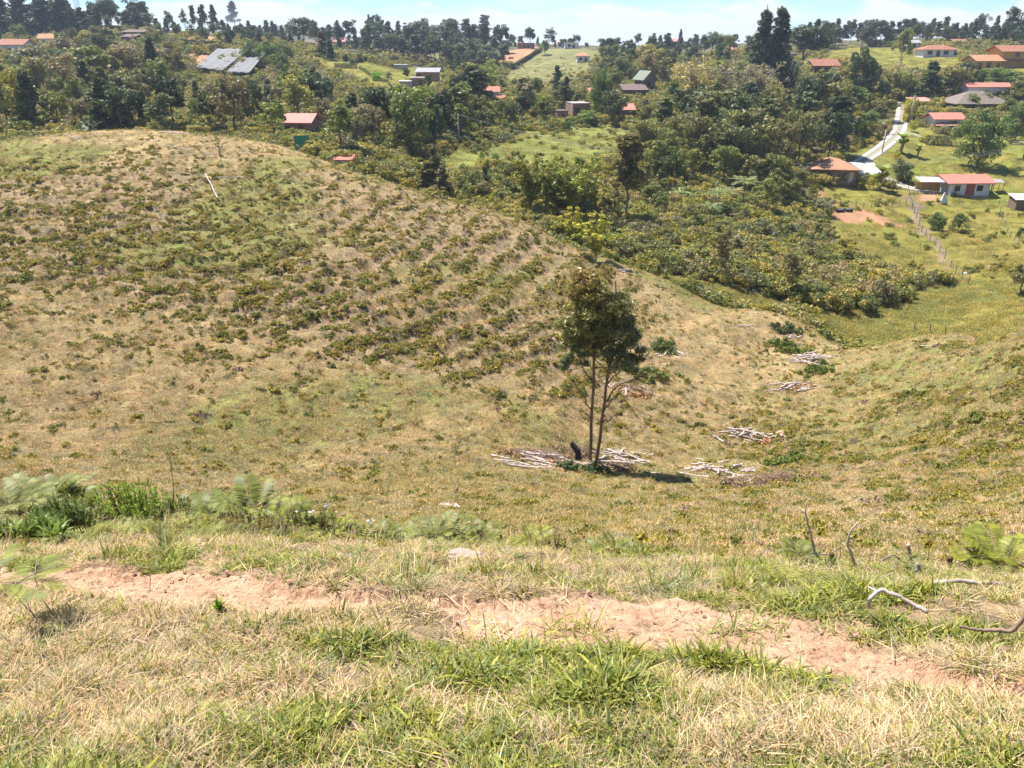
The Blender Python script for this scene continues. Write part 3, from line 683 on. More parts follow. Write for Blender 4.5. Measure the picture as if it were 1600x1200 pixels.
def palmlike(kind, seed, H_, n, L, wd, tr, pinn, mt, droop=.55, stems=1):
    r = B2(seed); parts = []; tparts = []
    for s_ in range(stems):
        bx, by = (r.normal() * .7, r.normal() * .7) if stems > 1 else (0, 0); hh = H_ * (1 if s_ == 0 else .6 + .4 * r.random()); top = np.array([bx + .1 * H_ * r.normal() * .5, by, hh * .78])
        tparts.append(tube(bend(r, (bx, by, -.4), top, 4, .02), np.linspace(tr, tr * .6, 4), 7))
        for k in range(n):
            az = 6.28 * k / n + .3 * r.normal(); ri = (.35 + .8 * r.random()) if pinn else (.8 + .55 * r.random())
            if pinn: parts.append(frond(r, top, az, L * (.8 + .3 * r.random()), wd, ri * .6, droop * .7, 18, pin=.8))
            else: parts.append(leafblade(r, top, az, L * (.7 + .4 * r.random()), wd, ri, droop * (.7 + .5 * r.random())))
    V, F, I = join(parts); me = npmesh(kind + '_crown', V, F); me.materials.append(M['leaf'])
    V, F, I = join(tparts); tm = npmesh(kind + '_trunk', V, F, True); tm.materials.append(mt)
    TP.setdefault(kind, []).append((tm, me, H_ * (1.15 if not pinn else 1), 2 * L * (.95 if pinn else .7)))
palmlike('banana', 500, 4.2, 8, 2.2, .32, .16, False, M['palebark'], .38, 3)
palmlike('banana', 501, 4.2, 9, 2.0, .30, .16, False, M['palebark'], .4, 2)
palmlike('palm', 502, 5.0, 16, 2.6, .5, .16, True, M['palebark'], .55)
palmlike('treefern', 503, 4.2, 12, 2.3, .55, .09, True, M['bark'], .45)
palmlike('treefern', 504, 3.8, 10, 2.4, .6, .09, True, M['bark'], .5)
KNAME = dict(broad='broad_tree', round='round_tree', dense='round_tree', loose='loose_tree', eucalypt='eucalyptus_tree', conifer='conifer_tree', cypress='cypress_tree', spiky='spiky_conifer', feathery='feathery_tree', bare='bare_tree', bush='bush', banana='banana_plant', palm='palm_tree', treefern='tree_fern')
KCAT = {k: 'tree' for k in KNAME}; KCAT.update(bush='bush', banana='banana plant', palm='palm tree', treefern='tree fern')
TRN = [0]
def tree(kind, pos, h, wd=None, col=(.10, .12, .04), label='', group=None, name=None, cat=None, rz=None, var=None, lean=0.0):
    TRN[0] += 1; r = random.Random(TRN[0] * 7 + 1)
    tm, cm_, H_, W_ = TP[kind][(var if var is not None else r.randrange(99)) % len(TP[kind])]
    s = h / H_; sw = s if wd is None else max(.45 * s, min(2.2 * s, wd / W_))
    e = empty(name or KNAME[kind], pos, r.random() * 6.28 if rz is None else rz, (sw, sw, s)); e.location[2] -= .05
    if lean: e.rotation_euler = (0, lean, 0)
    a = link('trunk', tm, e); b = link('crown', cm_, e)
    k = .82 + .36 * r.random(); b.color = (min(1, col[0] * 4.2 * k * (.92 + .16 * r.random())), min(1, col[1] * 4.2 * k), min(1, col[2] * 4.2 * k), 1)
    a.color = (1, 1, 1, 1)
    tag(e, label, cat or KCAT[kind], group); return e
def px(kind, u, vb, vt, wpx=None, col=(.10, .12, .04), label='', ymin=40, **kw):
    """tree whose foot is seen at pixel (u, vb) and whose top reaches vt"""
    if u < 450 and vb >= 200: ymin = 106
    p_ = at(u, vb, ymin); m_ = mpp(p_)
    if kind in ('conifer', 'spiky', 'eucalypt', 'cypress', 'loose') and wpx: wpx *= 1.3
    h = (T(vb) - T(vt)) * p_[1] * 1.0 + 0.0
    return tree(kind, p_, max(.6, h), None if wpx is None else wpx * m_, col, label, **kw)
DK, BL, GN, YG, OL, GY, BR, BRT = (.040, .055, .028), (.050, .068, .045), (.075, .105, .035), (.16, .175, .035), (.11, .115, .045), (.175, .17, .125), (.12, .095, .05), (.10, .16, .03)
# trees one can point at, right side
px('spiky', 1183, 150, 2, 62, BL, 'tall spiky dark conifer with ragged drooping branches on the right skyline')
px('conifer', 1207, 150, 10, 58, BL, 'tall dense blue-green pine just right of the spiky conifer on the skyline', var=0)
px('broad', 1253, 108, 40, 70, DK, 'dark flat-topped pine on the skyline above the low grey barn')
px('bare', 1080, 190, 84, 95, (.24, .20, .10), 'pale grey tree with yellowish top among the woods below the skyline houses')
px('bare', 1128, 195, 90, 80, GY, 'large bare silvery-grey tree left of the bright green column-shaped tree')
px('cypress', 1121, 165, 92, 34, BRT, 'bright green column-shaped tree between the two big grey leafless trees')
px('bare', 1180, 190, 90, 90, GY, 'wide silver-grey leafless tree right of the bright green column-shaped tree')
px('bare', 1233, 150, 88, 75, (.30, .26, .13), 'pale yellow blossoming tree below the grey barn')
px('dense', 1340, 165, 74, 62, DK, 'big dense dark round tree standing right of the red-roofed cottage')
px('dense', 1525, 262, 165, 88, GN, 'large spreading green tree casting a dark shadow beside the pink-roofed house')
px('dense', 1585, 222, 160, 52, GN, 'leafy green tree right of the large spreading tree by the pink-roofed house')
px('loose', 1404, 112, 44, 34, OL, 'tall thin airy tree on the lawn left of the white bungalow')
px('loose', 1572, 78, 8, 30, BL, 'tall wispy eucalyptus rising alone above the right skyline', var=1)
px('loose', 1594, 82, 34, 24, BL, 'shorter wispy eucalyptus at the right edge of the skyline')
px('conifer', 1449, 158, 95, 62, (.05, .065, .03), 'dark bushy tree in the middle of the row between lawn and top of the lane', var=1)
px('broad', 1404, 158, 110, 66, OL, 'olive tree at the left end of the row above the top of the lane')
px('broad', 1480, 152, 104, 50, OL, 'olive-brown tree right of the dark bushy tree above the lane')
px('round', 1503, 136, 96, 52, DK, 'dark round tree in front of the ochre house')
px('round', 1560, 140, 105, 70, GN, 'green rounded tree right of the dark one below the ochre house')
px('round', 1595, 160, 118, 60, OL, 'olive rounded tree at the right edge above the thatched roof')
px('cypress', 1370, 136, 100, 12, BR, 'narrow reddish-brown cypress beside the big dark round tree')
px('conifer', 1062, 76, 45, 9, DK, 'small lone conifer standing up beside the skyline houses', var=2)
px('palm', 1120, 82, 48, 26, (.11, .14, .07), 'pale feathery palm on the skyline left of the spiky conifer')
px('eucalypt', 1316, 74, 37, 14, DK, 'slim eucalyptus with a small tufted top on the right skyline', var=1)
px('banana', 1386, 298, 252, 46, (.15, .19, .05), 'banana plants right of the brick house beside the lane', rz=.4)
px('banana', 1418, 240, 203, 48, (.12, .16, .05), 'tallest clump of banana plants inside the bend of the lane')
px('banana', 1436, 246, 222, 28, (.15, .18, .05), 'small banana plant right of the tallest clump inside the bend of the lane')
px('palm', 1376, 210, 184, 30, (.12, .15, .07), 'small palm on the lawn left of the lane')
px('palm', 1470, 158, 136, 30, (.24, .28, .16), 'pale fan-shaped palm behind the yellow hedge')
px('palm', 1598, 248, 218, 44, (.20, .20, .11), 'palm with pale fronds at the right edge below the green trees')
px('broad', 1352, 212, 172, 44, GN, 'round green tree left of the lane beside the small palm')
px('broad', 1380, 192, 156, 44, OL, 'flat-topped olive tree beside the upper lane')
px('bush', 1400, 282, 246, 34, OL, 'olive bush next to the banana plants below the lane')
px('bush', 1412, 285, 252, 32, (.07, .085, .035), 'dark bush left of the carport of the white cottage')
px('bush', 1401, 250, 235, 13, (.30, .27, .03), 'small yellow shrub on the grass below the lane bend')
px('bush', 1364, 296, 272, 26, (.24, .22, .03), 'yellow-green bush at the corner of the brick house terrace')
px('bush', 1345, 296, 281, 18, YG, 'lower yellow-green bush below the brick house')
px('bush', 1424, 206, 187, 16, (.32, .27, .03), 'yellow clipped shrub on the upper lane beside the pole', name='bush')
px('bush', 1420, 190, 146, 17, (.26, .24, .03), 'tall yellow-green column of hedge at the top of the lane')
px('bush', 1434, 188, 172, 26, (.30, .27, .04), 'round yellow bush in front of the small pink-roofed shed')
px('bush', 1440, 222, 213, 12, (.28, .25, .04), 'tiny yellow bush left of the dark clipped hedge')
px('bush', 1462, 360, 330, 34, (.06, .09, .03), 'left dark coffee bush in the garden below the white cottage')
px('bush', 1497, 362, 332, 36, (.06, .09, .03), 'right dark coffee bush in the garden below the white cottage')
px('bush', 1595, 372, 355, 20, (.05, .07, .03), 'small dark shrub at the right edge below the white shed')
px('bush', 1355, 486, 458, 46, (.065, .085, .03), 'dark green shrub standing in the wet meadow near the bottom of the valley')
px('bush', 1378, 474, 434, 44, (.14, .135, .075), 'greyish shrub behind the dark green one in the wet meadow')
px('broad', 1592, 462, 412, 60, (.12, .12, .055), 'spreading shrub tree at the right edge of the valley meadow')
px('loose', 1230, 464, 392, 32, (.10, .10, .05), 'slender tree at the end of the scrub just above the valley floor')
px('loose', 1125, 440, 362, 26, (.11, .10, .06), 'thin half-bare tree in the scrub above the valley floor')
px('bush', 1262, 330, 312, 22, GN, 'green bush on the eroded bank left of the orange soil')
px('bush', 1268, 312, 285, 20, YG, 'light green banana-like bush under the brick house')
# middle
px('eucalypt', 975, 348, 203, 62, (.095, .085, .035), 'tall brownish-green tree with a dark trunk rising over the middle of the valley woods', var=0)
px('treefern', 1062, 342, 291, 44, (.10, .125, .05), 'left tree fern with a flat umbrella of pale fronds in the valley woods')
px('treefern', 1120, 342, 291, 46, (.10, .125, .05), 'middle tree fern with pale flat fronds')
px('treefern', 1140, 340, 289, 46, (.125, .13, .05), 'yellowish tree fern right of the middle one')
px('treefern', 1160, 325, 272, 52, (.09, .12, .05), 'highest tree fern with drooping pale fronds')
px('treefern', 1108, 362, 314, 40, (.08, .11, .04), 'lowest tree fern half buried in the scrub')
px('feathery', 930, 408, 330, 66, (.20, .20, .04), 'yellow-green feathery tree with a thin dark stem near the valley floor')
px('feathery', 896, 385, 320, 48, (.21, .21, .04), 'leaning yellow feathery tree left of the larger one near the valley floor')
px('feathery', 830, 330, 222, 76, (.14, .155, .035), 'dense yellow-green bamboo-like clump at the left of the valley woods')
px('feathery', 895, 345, 225, 90, (.15, .16, .035), 'broad yellow-green clump between the bamboo-like clump and the tall brownish tree')
px('broad', 872, 330, 262, 60, (.12, .13, .04), 'olive bushy tree in front of the yellow-green clumps')
px('feathery', 925, 335, 270, 50, YG, 'yellow tufted tree left of the tall brownish-green tree')
px('dense', 940, 185, 108, 48, GN, 'glossy green round tree beside the brown wooden house')
px('round', 957, 196, 140, 52, (.06, .07, .03), 'dark rounded tree between the brick ruins and the small red roof')
px('dense', 915, 196, 172, 46, (.10, .15, .04), 'low bright green mound of a tree in front of the brick ruins')
px('bush', 886, 205, 183, 26, (.11, .16, .05), 'bright green bush left of the low green mound')
px('bush', 988, 200, 184, 26, (.13, .15, .05), 'pale olive bush below the small red roof')
px('cypress', 883, 178, 118, 18, DK, 'dark pointed cypress left of the brick ruins')
px('cypress', 870, 150, 100, 20, BL, 'slim grey-green cypress on the hillside above the brick ruins')
px('eucalypt', 745, 190, 98, 50, (.055, .065, .035), 'tall dark eucalyptus left of the small white house in the valley')
px('eucalypt', 728, 182, 108, 34, (.06, .07, .04), 'second tall dark eucalyptus left of the white house in the valley')
px('conifer', 688, 218, 146, 44, (.05, .06, .03), 'dark conifer beside the concrete pole in the valley', var=1)
px('cypress', 680, 300, 226, 25, (.085, .08, .035), 'tallest of the three brown-green cypresses behind the hill crest')
px('cypress', 667, 300, 252, 24, (.085, .08, .035), 'left one of the three brown-green cypresses behind the hill crest')
px('cypress', 693, 310, 256, 26, (.085, .08, .035), 'right one of the three brown-green cypresses behind the hill crest')
px('cypress', 757, 300, 258, 17, (.09, .09, .04), 'single brown-green cypress on the bright slope right of the three cypresses')
px('bush', 650, 272, 254, 20, OL, 'rounded olive bush left of the three cypresses')
px('bush', 753, 256, 236, 14, BRT, 'bright green bush on the light slope in the valley')
px('bush', 774, 252, 238, 13, BRT, 'smaller bright green bush beside it on the light slope')
px('loose', 608, 143, 110, 17, (.15, .17, .08), 'small thin tree on the mown meadow beside the bright green shrub')
px('bush', 588, 126, 110, 20, (.13, .22, .02), 'vivid green shrub in the middle of the mown meadow')
px('cypress', 505, 92, 48, 22, (.085, .07, .03), 'tall brown-topped cypress beside the house above the mown meadow')
px('conifer', 516, 94, 62, 20, (.03, .045, .03), 'dark conifer hugging the right side of the brown-topped cypress', var=0)
px('round', 541, 102, 84, 12, DK, 'small dark round tree above the mown meadow')
px('round', 635, 124, 106, 15, DK, 'dark tree beside the grey-roofed barns')
px('round', 669, 140, 116, 20, DK, 'dark tree in front of the grey-roofed barns')
px('dense', 588, 100, 83, 36, GN, 'dense green clipped trees below the white-walled house')
# left
px('conifer', 246, 152, 58, 34, (.028, .038, .024), 'darkest pointed conifer in the middle of the left wood', var=0)
px('broad', 275, 140, 75, 44, (.12, .11, .06), 'brownish loose tree right of the darkest conifer')
px('conifer', 171, 212, 120, 56, (.045, .065, .03), 'green pine with a thin trunk at the edge of the hill on the left', var=1)
px('loose', 192, 212, 128, 40, (.05, .07, .03), 'pine with bare lower trunk beside the green pine on the left', var=2)
px('broad', 330, 205, 140, 54, (.05, .065, .03), 'dark wide tree at the edge of the left wood behind the hill')
px('loose', 256, 212, 148, 46, (.08, .09, .045), 'grey-green tree right of the pines on the left')
px('broad', 72, 130, 94, 52, (.15, .145, .03), 'yellowish mound-shaped tree below the orange-roofed house on the left')
px('broad', 122, 155, 120, 46, (.16, .15, .03), 'yellow-olive bushy tree in the left wood')
px('round', 128, 100, 56, 30, (.15, .16, .04), 'yellow-green round tree near the orange-roofed house')
px('broad', 165, 120, 48, 62, (.065, .075, .04), 'large grey-green tree left of the dark wooden house')
px('dense', 395, 100, 62, 40, (.07, .10, .03), 'left of the glossy green trees above the grey netting', var=0)
px('dense', 420, 104, 60, 44, (.07, .105, .03), 'middle one of the glossy green trees above the grey netting', var=1)
px('dense', 445, 98, 64, 34, (.08, .11, .03), 'right of the glossy green trees above the grey netting', var=0)
px('round', 428, 112, 84, 24, (.11, .13, .03), 'yellower round tree in front of the glossy green ones')
for u, vt, w_, l in ((12, -6, 46, 'at the left edge'), (42, -28, 44, 'darkest, second from the left edge'), (74, -14, 44, 'third from the left edge'), (102, -12, 36, 'fourth from the left edge'), (118, 12, 22, 'short and slim next to the light gap')):
    px('conifer', u, 58, vt, w_, (.035, .048, .034), 'tall dark conifer on the upper left ridge, ' + l)
for u, vt, w_, l in ((152, 2, 40, 'left of three'), (176, -2, 40, 'middle of three'), (218, -3, 46, 'right of three')):
    px('broad', u, 46, vt, w_, (.045, .06, .04), 'broad dark tree cut by the top edge behind the yellow-green bamboo strip, ' + l)
for i, u in enumerate((128, 142, 156, 170, 186)): px('feathery', u, 42, (20, 15, 13, 12, 16)[i], 22, (.13, .16, .05), 'yellow-green feathery bamboo clump on the upper left terrace', group='bamboo clumps on the upper left terrace')
for u, vb, vt, w_, k, l in ((266, 46, 14, 16, 'loose', 'small-headed'), (290, 48, 9, 11, 'loose', 'very thin half-bare'), (304, 48, 0, 12, 'eucalypt', 'slender high'), (320, 50, 0, 15, 'eucalypt', 'full-crowned'), (336, 50, 1, 16, 'conifer', 'pointed'), (368, 54, 0, 18, 'eucalypt', 'lone right-hand')):
    px(k, u, vb, vt, w_, (.055, .065, .045), l + ' tree in the row against the sky left of the blue hill')
px('eucalypt', 408, 62, 38, 9, (.05, .06, .045), 'small dark tree in front of the blue hill, left one')
px('eucalypt', 432, 64, 36, 11, (.07, .08, .06), 'small tufted tree in front of the blue hill, right one')
px('loose', 530, 60, 12, 18, (.055, .065, .05), 'tallest thin tree on the middle skyline left of the twin dark pines')
px('round', 580, 66, 22, 18, (.03, .042, .04), 'left of the twin dark round-headed pines on the middle skyline', var=0)
px('round', 593, 66, 22, 20, (.03, .042, .04), 'right of the twin dark round-headed pines on the middle skyline', var=1)
px('eucalypt', 618, 62, 30, 10, (.05, .06, .05), 'slim tree right of the twin dark pines on the skyline')
px('broad', 828, 76, 42, 24, (.04, .06, .045), 'dark round tree on the skyline above the orange cut bank')
px('loose', 858, 72, 43, 16, (.06, .075, .06), 'airy tree right of the dark round tree above the orange cut bank')
px('round', 851, 86, 62, 22, (.08, .11, .04), 'green tree at the top of the hedge on the pale hillside')

# woodland fill: individual trees, alike within each wood, so they share a label there
OCC = []
PROT = [(0, 60, 42, 86), (60, 56, 90, 74), (188, 48, 230, 74), (290, 86, 345, 112), (300, 86, 420, 124), (444, 202, 490, 236), (510, 244, 556, 262), (470, 62, 562, 100), (455, 84, 545, 110), (525, 97, 700, 140), (765, 142, 800, 160), (865, 156, 926, 190), (970, 128, 1030, 156), (972, 166, 992, 184), (780, 72, 940, 126), (1228, 80, 1312, 118), (1265, 248, 1350, 290), (1392, 158, 1418, 250), (1425, 148, 1600, 215), (1335, 70, 1600, 112), (945, 208, 1000, 300), (1045, 288, 1175, 318), (1055, 85, 1240, 125), (640, 228, 705, 290), (700, 215, 960, 250)]
ZK = ['fg', 'field', 'forest'] + [k for k, _ in OPEN]
def fill(n, upoly, kinds, cols, hpx, label, group, seed, hvar=.42, wk=1.0, front=True):
    r = random.Random(seed); got = 0; tries = 0
    us = [p_[0] for p_ in upoly]; vs = [p_[1] for p_ in upoly]; PX = np.array(upoly, float)
    while got < n and tries < n * 60:
        tries += 1; u = r.uniform(min(us), max(us)); v = r.uniform(min(vs), max(vs))
        if not inpoly(np.array([u]), np.array([v]), PX)[0]: continue
        q = at(u, v, 60)
        if ZK[int(zone(np.array([q[0]]), np.array([q[1]]))[0])] != 'forest': continue
        if any(abs(u - a) < k * .8 and abs(v - b) < k * .38 for a, b, k in OCC): continue
        m_ = mpp(q); hp = hpx(v) * r.uniform(1 - hvar, 1 + hvar); hp = max(6, hp)
        if any(u + hp * .3 > a and u - hp * .3 < c_ and v - hp < d - 3 and v > (b_ + d) / 2 for a, b_, c_, d in PROT): continue
        if not offlane(np.array([q[0]]), np.array([q[1]]), 1.0)[0]: continue
        OCC.append((u, v, hp * .42)); kd = r.choice(kinds); cl = r.choice(cols)
        hh = hp * m_ * 1.02; got += 1
        tree(kd, q, hh, hp * m_ * (.85 if kd in ('broad', 'round', 'bare', 'bush') else .62) * r.uniform(.95, 1.35) * wk, cl, label[kd] if isinstance(label, dict) else label, group=group + ' (' + KNAME[kd].replace('_', ' ') + 's)')
    return got
def lab(where): return {k: a + ' ' + where for k, a in dict(dense='dense round tree', broad='broad-crowned olive green tree', round='dense rounded dark green tree', loose='airy grey-green tree with open crown', eucalypt='slim eucalyptus', conifer='dark pointed conifer', cypress='narrow cypress', feathery='yellow-green feathery tree', bare='grey half-leafless tree', bush='low rounded bush', spiky='spiky conifer').items()}
MIXC = [(.028, .04, .022), DK, (.05, .065, .03), (.065, .08, .03), (.075, .09, .038), OL, (.10, .115, .04), (.13, .13, .065), (.085, .105, .03), (.12, .14, .035), (.17, .165, .05), (.16, .145, .10), (.13, .11, .065), (.14, .125, .08)]
NF = 0
NF += fill(60, [(0, 212), (0, 140), (250, 150), (450, 140), (560, 175), (560, 250), (400, 218), (260, 208)], ['broad', 'loose', 'broad', 'round', 'conifer'], MIXC, lambda v: 30 + (v - 100) * .35, lab('in the left wood right behind the grassy hill'), 'left wood behind the hill', 1)
NF += fill(80, [(0, 142), (0, 70), (250, 62), (300, 100), (420, 110), (480, 100), (560, 150), (450, 150), (250, 155)], ['broad', 'loose', 'broad', 'round', 'bare'], MIXC, lambda v: 20 + (v - 60) * .3, lab('on the upper left slope below the terrace houses'), 'upper left slope', 2)
NF += fill(64, [(560, 150), (780, 150), (820, 200), (700, 232), (620, 245), (560, 240)], ['broad', 'loose', 'eucalypt', 'round', 'loose'], MIXC + [(.11, .10, .055)], lambda v: 24 + (v - 100) * .32, lab('in the middle wood below the mown meadow'), 'middle wood', 3)
NF += fill(84, [(470, 92), (470, 62), (600, 58), (790, 62), (780, 120), (700, 120), (640, 98), (560, 92)], ['eucalypt', 'loose', 'conifer', 'broad', 'eucalypt'], [BL, (.06, .07, .045), (.075, .085, .055), (.05, .06, .04)], lambda v: 27 + (v - 60) * .25, lab('on the shaded slope above the mown meadow'), 'slope above the mown meadow', 4)
NF += fill(22, [(700, 120), (790, 105), (800, 150), (720, 150)], ['feathery', 'broad', 'eucalypt', 'loose'], [GN, YG, (.06, .07, .045)], lambda v: 28, lab('left of the pale hillside pasture'), 'left of the pale pasture', 5)
NF += fill(42, [(800, 150), (900, 125), (1000, 100), (1080, 130), (1080, 190), (960, 205), (830, 200)], ['broad', 'loose', 'round', 'broad', 'eucalypt'], MIXC, lambda v: 26 + (v - 90) * .24, lab('around the houses in the middle of the valley'), 'around the valley houses', 6)
NF += fill(26, [(930, 118), (920, 84), (1200, 80), (1220, 120), (1060, 110)], ['broad', 'eucalypt', 'round'], [DK, BL, GN, OL], lambda v: 24, lab('on the slope below the skyline houses'), 'below the skyline houses', 7)
NF += fill(34, [(1000, 205), (1100, 150), (1240, 150), (1300, 170), (1330, 240), (1250, 290), (1160, 290), (1050, 260)], ['broad', 'round', 'broad', 'loose', 'eucalypt'], [DK, (.055, .07, .03), (.085, .09, .04), OL, (.12, .12, .055)], lambda v: 62 + (v - 150) * .15, lab('in the tall dark wood left of the lane'), 'tall dark wood left of the lane', 8, .25)
NF += fill(34, [(840, 320), (860, 260), (1000, 230), (1160, 290), (1260, 300), (1230, 340), (1000, 350), (900, 370)], ['broad', 'loose', 'broad', 'feathery'], [OL, (.085, .10, .035), (.12, .14, .045), (.14, .15, .05), (.07, .08, .03)], lambda v: 48, lab('in the ravine wood in the middle of the valley'), 'ravine wood', 9)
NF += fill(26, [(640, 275), (700, 285), (800, 270), (820, 320), (760, 325), (700, 310)], ['bush', 'loose', 'bush', 'broad'], [OL, (.12, .12, .06), (.09, .10, .04)], lambda v: 24, lab('behind the hill crest right of the cypresses'), 'behind the hill crest', 10)
NF += fill(48, [(960, 400), (1000, 350), (1240, 320), (1300, 300), (1290, 360), (1310, 410), (1220, 445), (1100, 432)], ['bush', 'bush', 'bush', 'loose'], [OL, (.13, .13, .07), (.16, .15, .09), (.10, .11, .05), (.07, .085, .03)], lambda v: 24, lab('in the scrub above the valley floor'), 'scrub above the valley floor', 11, wk=1.3)
NF += fill(80, [(1260, 80), (1260, 66), (1600, 56), (1600, 76), (1500, 74), (1440, 70), (1330, 76)], ['conifer', 'broad', 'cypress', 'round', 'eucalypt'], [BL, (.045, .06, .035), (.07, .075, .045), OL], lambda v: 27, lab('on the right skyline behind the bungalow'), 'right skyline', 12, wk=.9)
NF += fill(56, [(780, 84), (780, 70), (1250, 70), (1150, 84), (1000, 88)], ['broad', 'conifer', 'eucalypt', 'round'], [BL, (.045, .06, .035), (.07, .075, .045)], lambda v: 14, lab('among the houses along the middle skyline'), 'middle skyline', 13)
NF += fill(44, [(240, 48), (400, 58), (520, 70), (520, 82), (360, 74), (250, 62)], ['broad', 'eucalypt', 'loose', 'conifer'], [BL, DK, (.06, .075, .035)], lambda v: 20, lab('along the left skyline near the blue hill'), 'left skyline', 14)
NF += fill(32, [(1380, 170), (1500, 120), (1600, 125), (1700, 200), (1600, 215), (1450, 150)], ['round', 'broad', 'bush'], [GN, OL, DK, (.10, .12, .04)], lambda v: 22, lab('in the gardens around the thatched roof'), 'gardens around the thatched roof', 15)
NF += fill(16, [(1290, 150), (1300, 105), (1420, 118), (1400, 150), (1330, 200)], ['round', 'broad', 'loose'], [GN, OL, DK], lambda v: 30, lab('between the red-roofed cottage and the lane'), 'between cottage and lane', 16)
for i in range(26):
    rr_ = random.Random(i + 50); u = rr_.uniform(-10, 232); vt = rr_.uniform(-12, 24) if u < 120 else rr_.uniform(6, 30)
    px(rr_.choice(['conifer', 'broad', 'conifer']), u, 54 - u * .03, vt, rr_.uniform(26, 40), rr_.choice([(.035, .048, .034), (.05, .062, .04), (.065, .075, .045)]), 'dark tree in the dense belt along the upper left ridge', group='dense belt on the upper left ridge')
print('TREES', TRN[0], NF)
# ------------------------------------------------------------------ building helpers
def boxV(x0, x1, y0, y1, z0, z1):
    V = np.array([(x, y, z) for z in (z0, z1) for x, y in ((x0, y0), (x1, y0), (x1, y1), (x0, y1))], float)
    F = np.array([(0, 3, 2, 1), (4, 5, 6, 7), (0, 1, 5, 4), (1, 2, 6, 5), (2, 3, 7, 6), (3, 0, 4, 7)]); return V, F
def part(name, parent, boxes, m_, bev=0.0):
    V, F, I = join([b if isinstance(b, tuple) and hasattr(b[0], 'shape') else boxV(*b) for b in boxes]); me = npmesh(name, V, F); o = link(name, me, parent, m_)
    if bev: md = o.modifiers.new('bevel', 'BEVEL'); md.width = bev; md.segments = 2
    return o
def rot2(V, a):
    c_, s_ = math.cos(a), math.sin(a); W_ = V.copy(); W_[:, 0] = V[:, 0] * c_ - V[:, 1] * s_; W_[:, 1] = V[:, 0] * s_ + V[:, 1] * c_; return W_
def slab(P, th):           # quad P (4 points) thickened downward
    P = np.array(P, float); D = P - np.array([0, 0, th]); V = np.concatenate([D, P])
    return V, np.array([(0, 3, 2, 1), (4, 5, 6, 7), (0, 1, 5, 4), (1, 2, 6, 5), (2, 3, 7, 6), (3, 0, 4, 7)])
def roofmat(name, col, tile=True, col2=None, per=.22):
    m, t, p = mat(name); v = objvec(t); sp = N(t, 'ShaderNodeSeparateXYZ'); t.links.new(v, sp.inputs[0])
    n_ = ramp(t, [(.3, 0.0), (.7, 1.0)], noise(t, 1.6, 6, .7, v)); c2 = col2 or (col[0] * .68, col[1] * .62, col[2] * .6)
    n2 = ramp(t, [(.4, (.8, .8, .8)), (.6, (1.12, 1.12, 1.12))], noise(t, 9, 3, .6, v))
    t.links.new(mixc(t, mixc(t, col, c2, n_.outputs[0]), n2.outputs[0], 1.0, 'MULTIPLY'), p.inputs['Base Color'])
    w_ = N(t, 'ShaderNodeTexWave', wave_type='BANDS', bands_direction='X', i_Scale=1 / per / 3.14 * 1.57, i_Distortion=.3); t.links.new(v, w_.inputs['Vector'])
    bump(t, w_.outputs[1], .7, .05, p); p.inputs['Roughness'].default_value = .75; p.inputs['Specular IOR Level'].default_value = .25; return m
def brickmat():
    m, t, p = mat('brick_wall'); v = objvec(t); mp_ = N(t, 'ShaderNodeMapping'); mp_.inputs['Rotation'].default_value = (R(90), 0, 0); t.links.new(v, mp_.inputs[0])
    b = N(t, 'ShaderNodeTexBrick', i_Scale=3.0); t.links.new(mp_.outputs[0], b.inputs['Vector'])
    b.inputs['Color1'].default_value = (.40, .20, .12, 1); b.inputs['Color2'].default_value = (.30, .14, .085, 1); b.inputs['Mortar'].default_value = (.36, .30, .25, 1)
    t.links.new(mixc(t, b.outputs[0], ramp(t, [(.3, (.7, .7, .7)), (.7, (1.15, 1.1, 1.1))], noise(t, 1.2, 5, .6, v)).outputs[0], 1.0, 'MULTIPLY'), p.inputs['Base Color'])
    p.inputs['Roughness'].default_value = .9; return m
def wallmat(name, col, dirt=.35):
    m, t, p = mat(name); v = objvec(t); f = ramp(t, [(.42, 0.0), (.75, dirt)], noise(t, 1.3, 7, .7, v))
    t.links.new(mixc(t, col, (.25, .20, .15), f.outputs[0]), p.inputs['Base Color']); p.inputs['Roughness'].default_value = .85
    bump(t, noise(t, 20, 4, .6, v), .2, .01, p); return m
M['brick'] = brickmat(); M['white'] = wallmat('white_wall', (.74, .72, .68)); M['ochre'] = wallmat('ochre_wall', (.55, .30, .07), .25); M['grayw'] = wallmat('cement_wall', (.36, .34, .31), .5)
M['tileo'] = roofmat('orange_tile', (.55, .30, .17)); M['tiler'] = roofmat('red_tile', (.42, .19, .12)); M['sheetr'] = roofmat('red_sheet', (.58, .215, .16), col2=(.50, .20, .15)); M['sheetp'] = roofmat('pale_red_sheet', (.62, .30, .25), col2=(.55, .27, .23))
M['sheetg'] = roofmat('grey_sheet', (.42, .42, .43)); M['sheetb'] = roofmat('brown_sheet', (.20, .15, .13)); M['thatch'] = roofmat('thatch', (.30, .25, .21), per=.1); M['sheetw'] = roofmat('white_sheet', (.78, .78, .78)); M['greenr'] = roofmat('green_sheet', (.26, .31, .24))
M['glass'] = simple('window_pane', (.03, .035, .045), .15, .2); M['frame'] = simple('window_frame', (.45, .40, .34), .7, .2); M['darkframe'] = simple('dark_window_frame', (.10, .07, .05), .7, .2)
M['door'] = simple('red_door', (.38, .09, .04), .6, .2); M['doorw'] = simple('pale_door', (.60, .57, .52), .6, .2); M['doord'] = simple('dark_door', (.09, .06, .045), .6, .2)
M['wood'] = simple('post_wood', (.22, .16, .11), .85, .35, 8); M['conc'] = simple('concrete', (.52, .48, .43), .9, .2, 2, .3, .02); M['metal'] = simple('grey_metal', (.45, .46, .47), .45, .2, metal=.5)
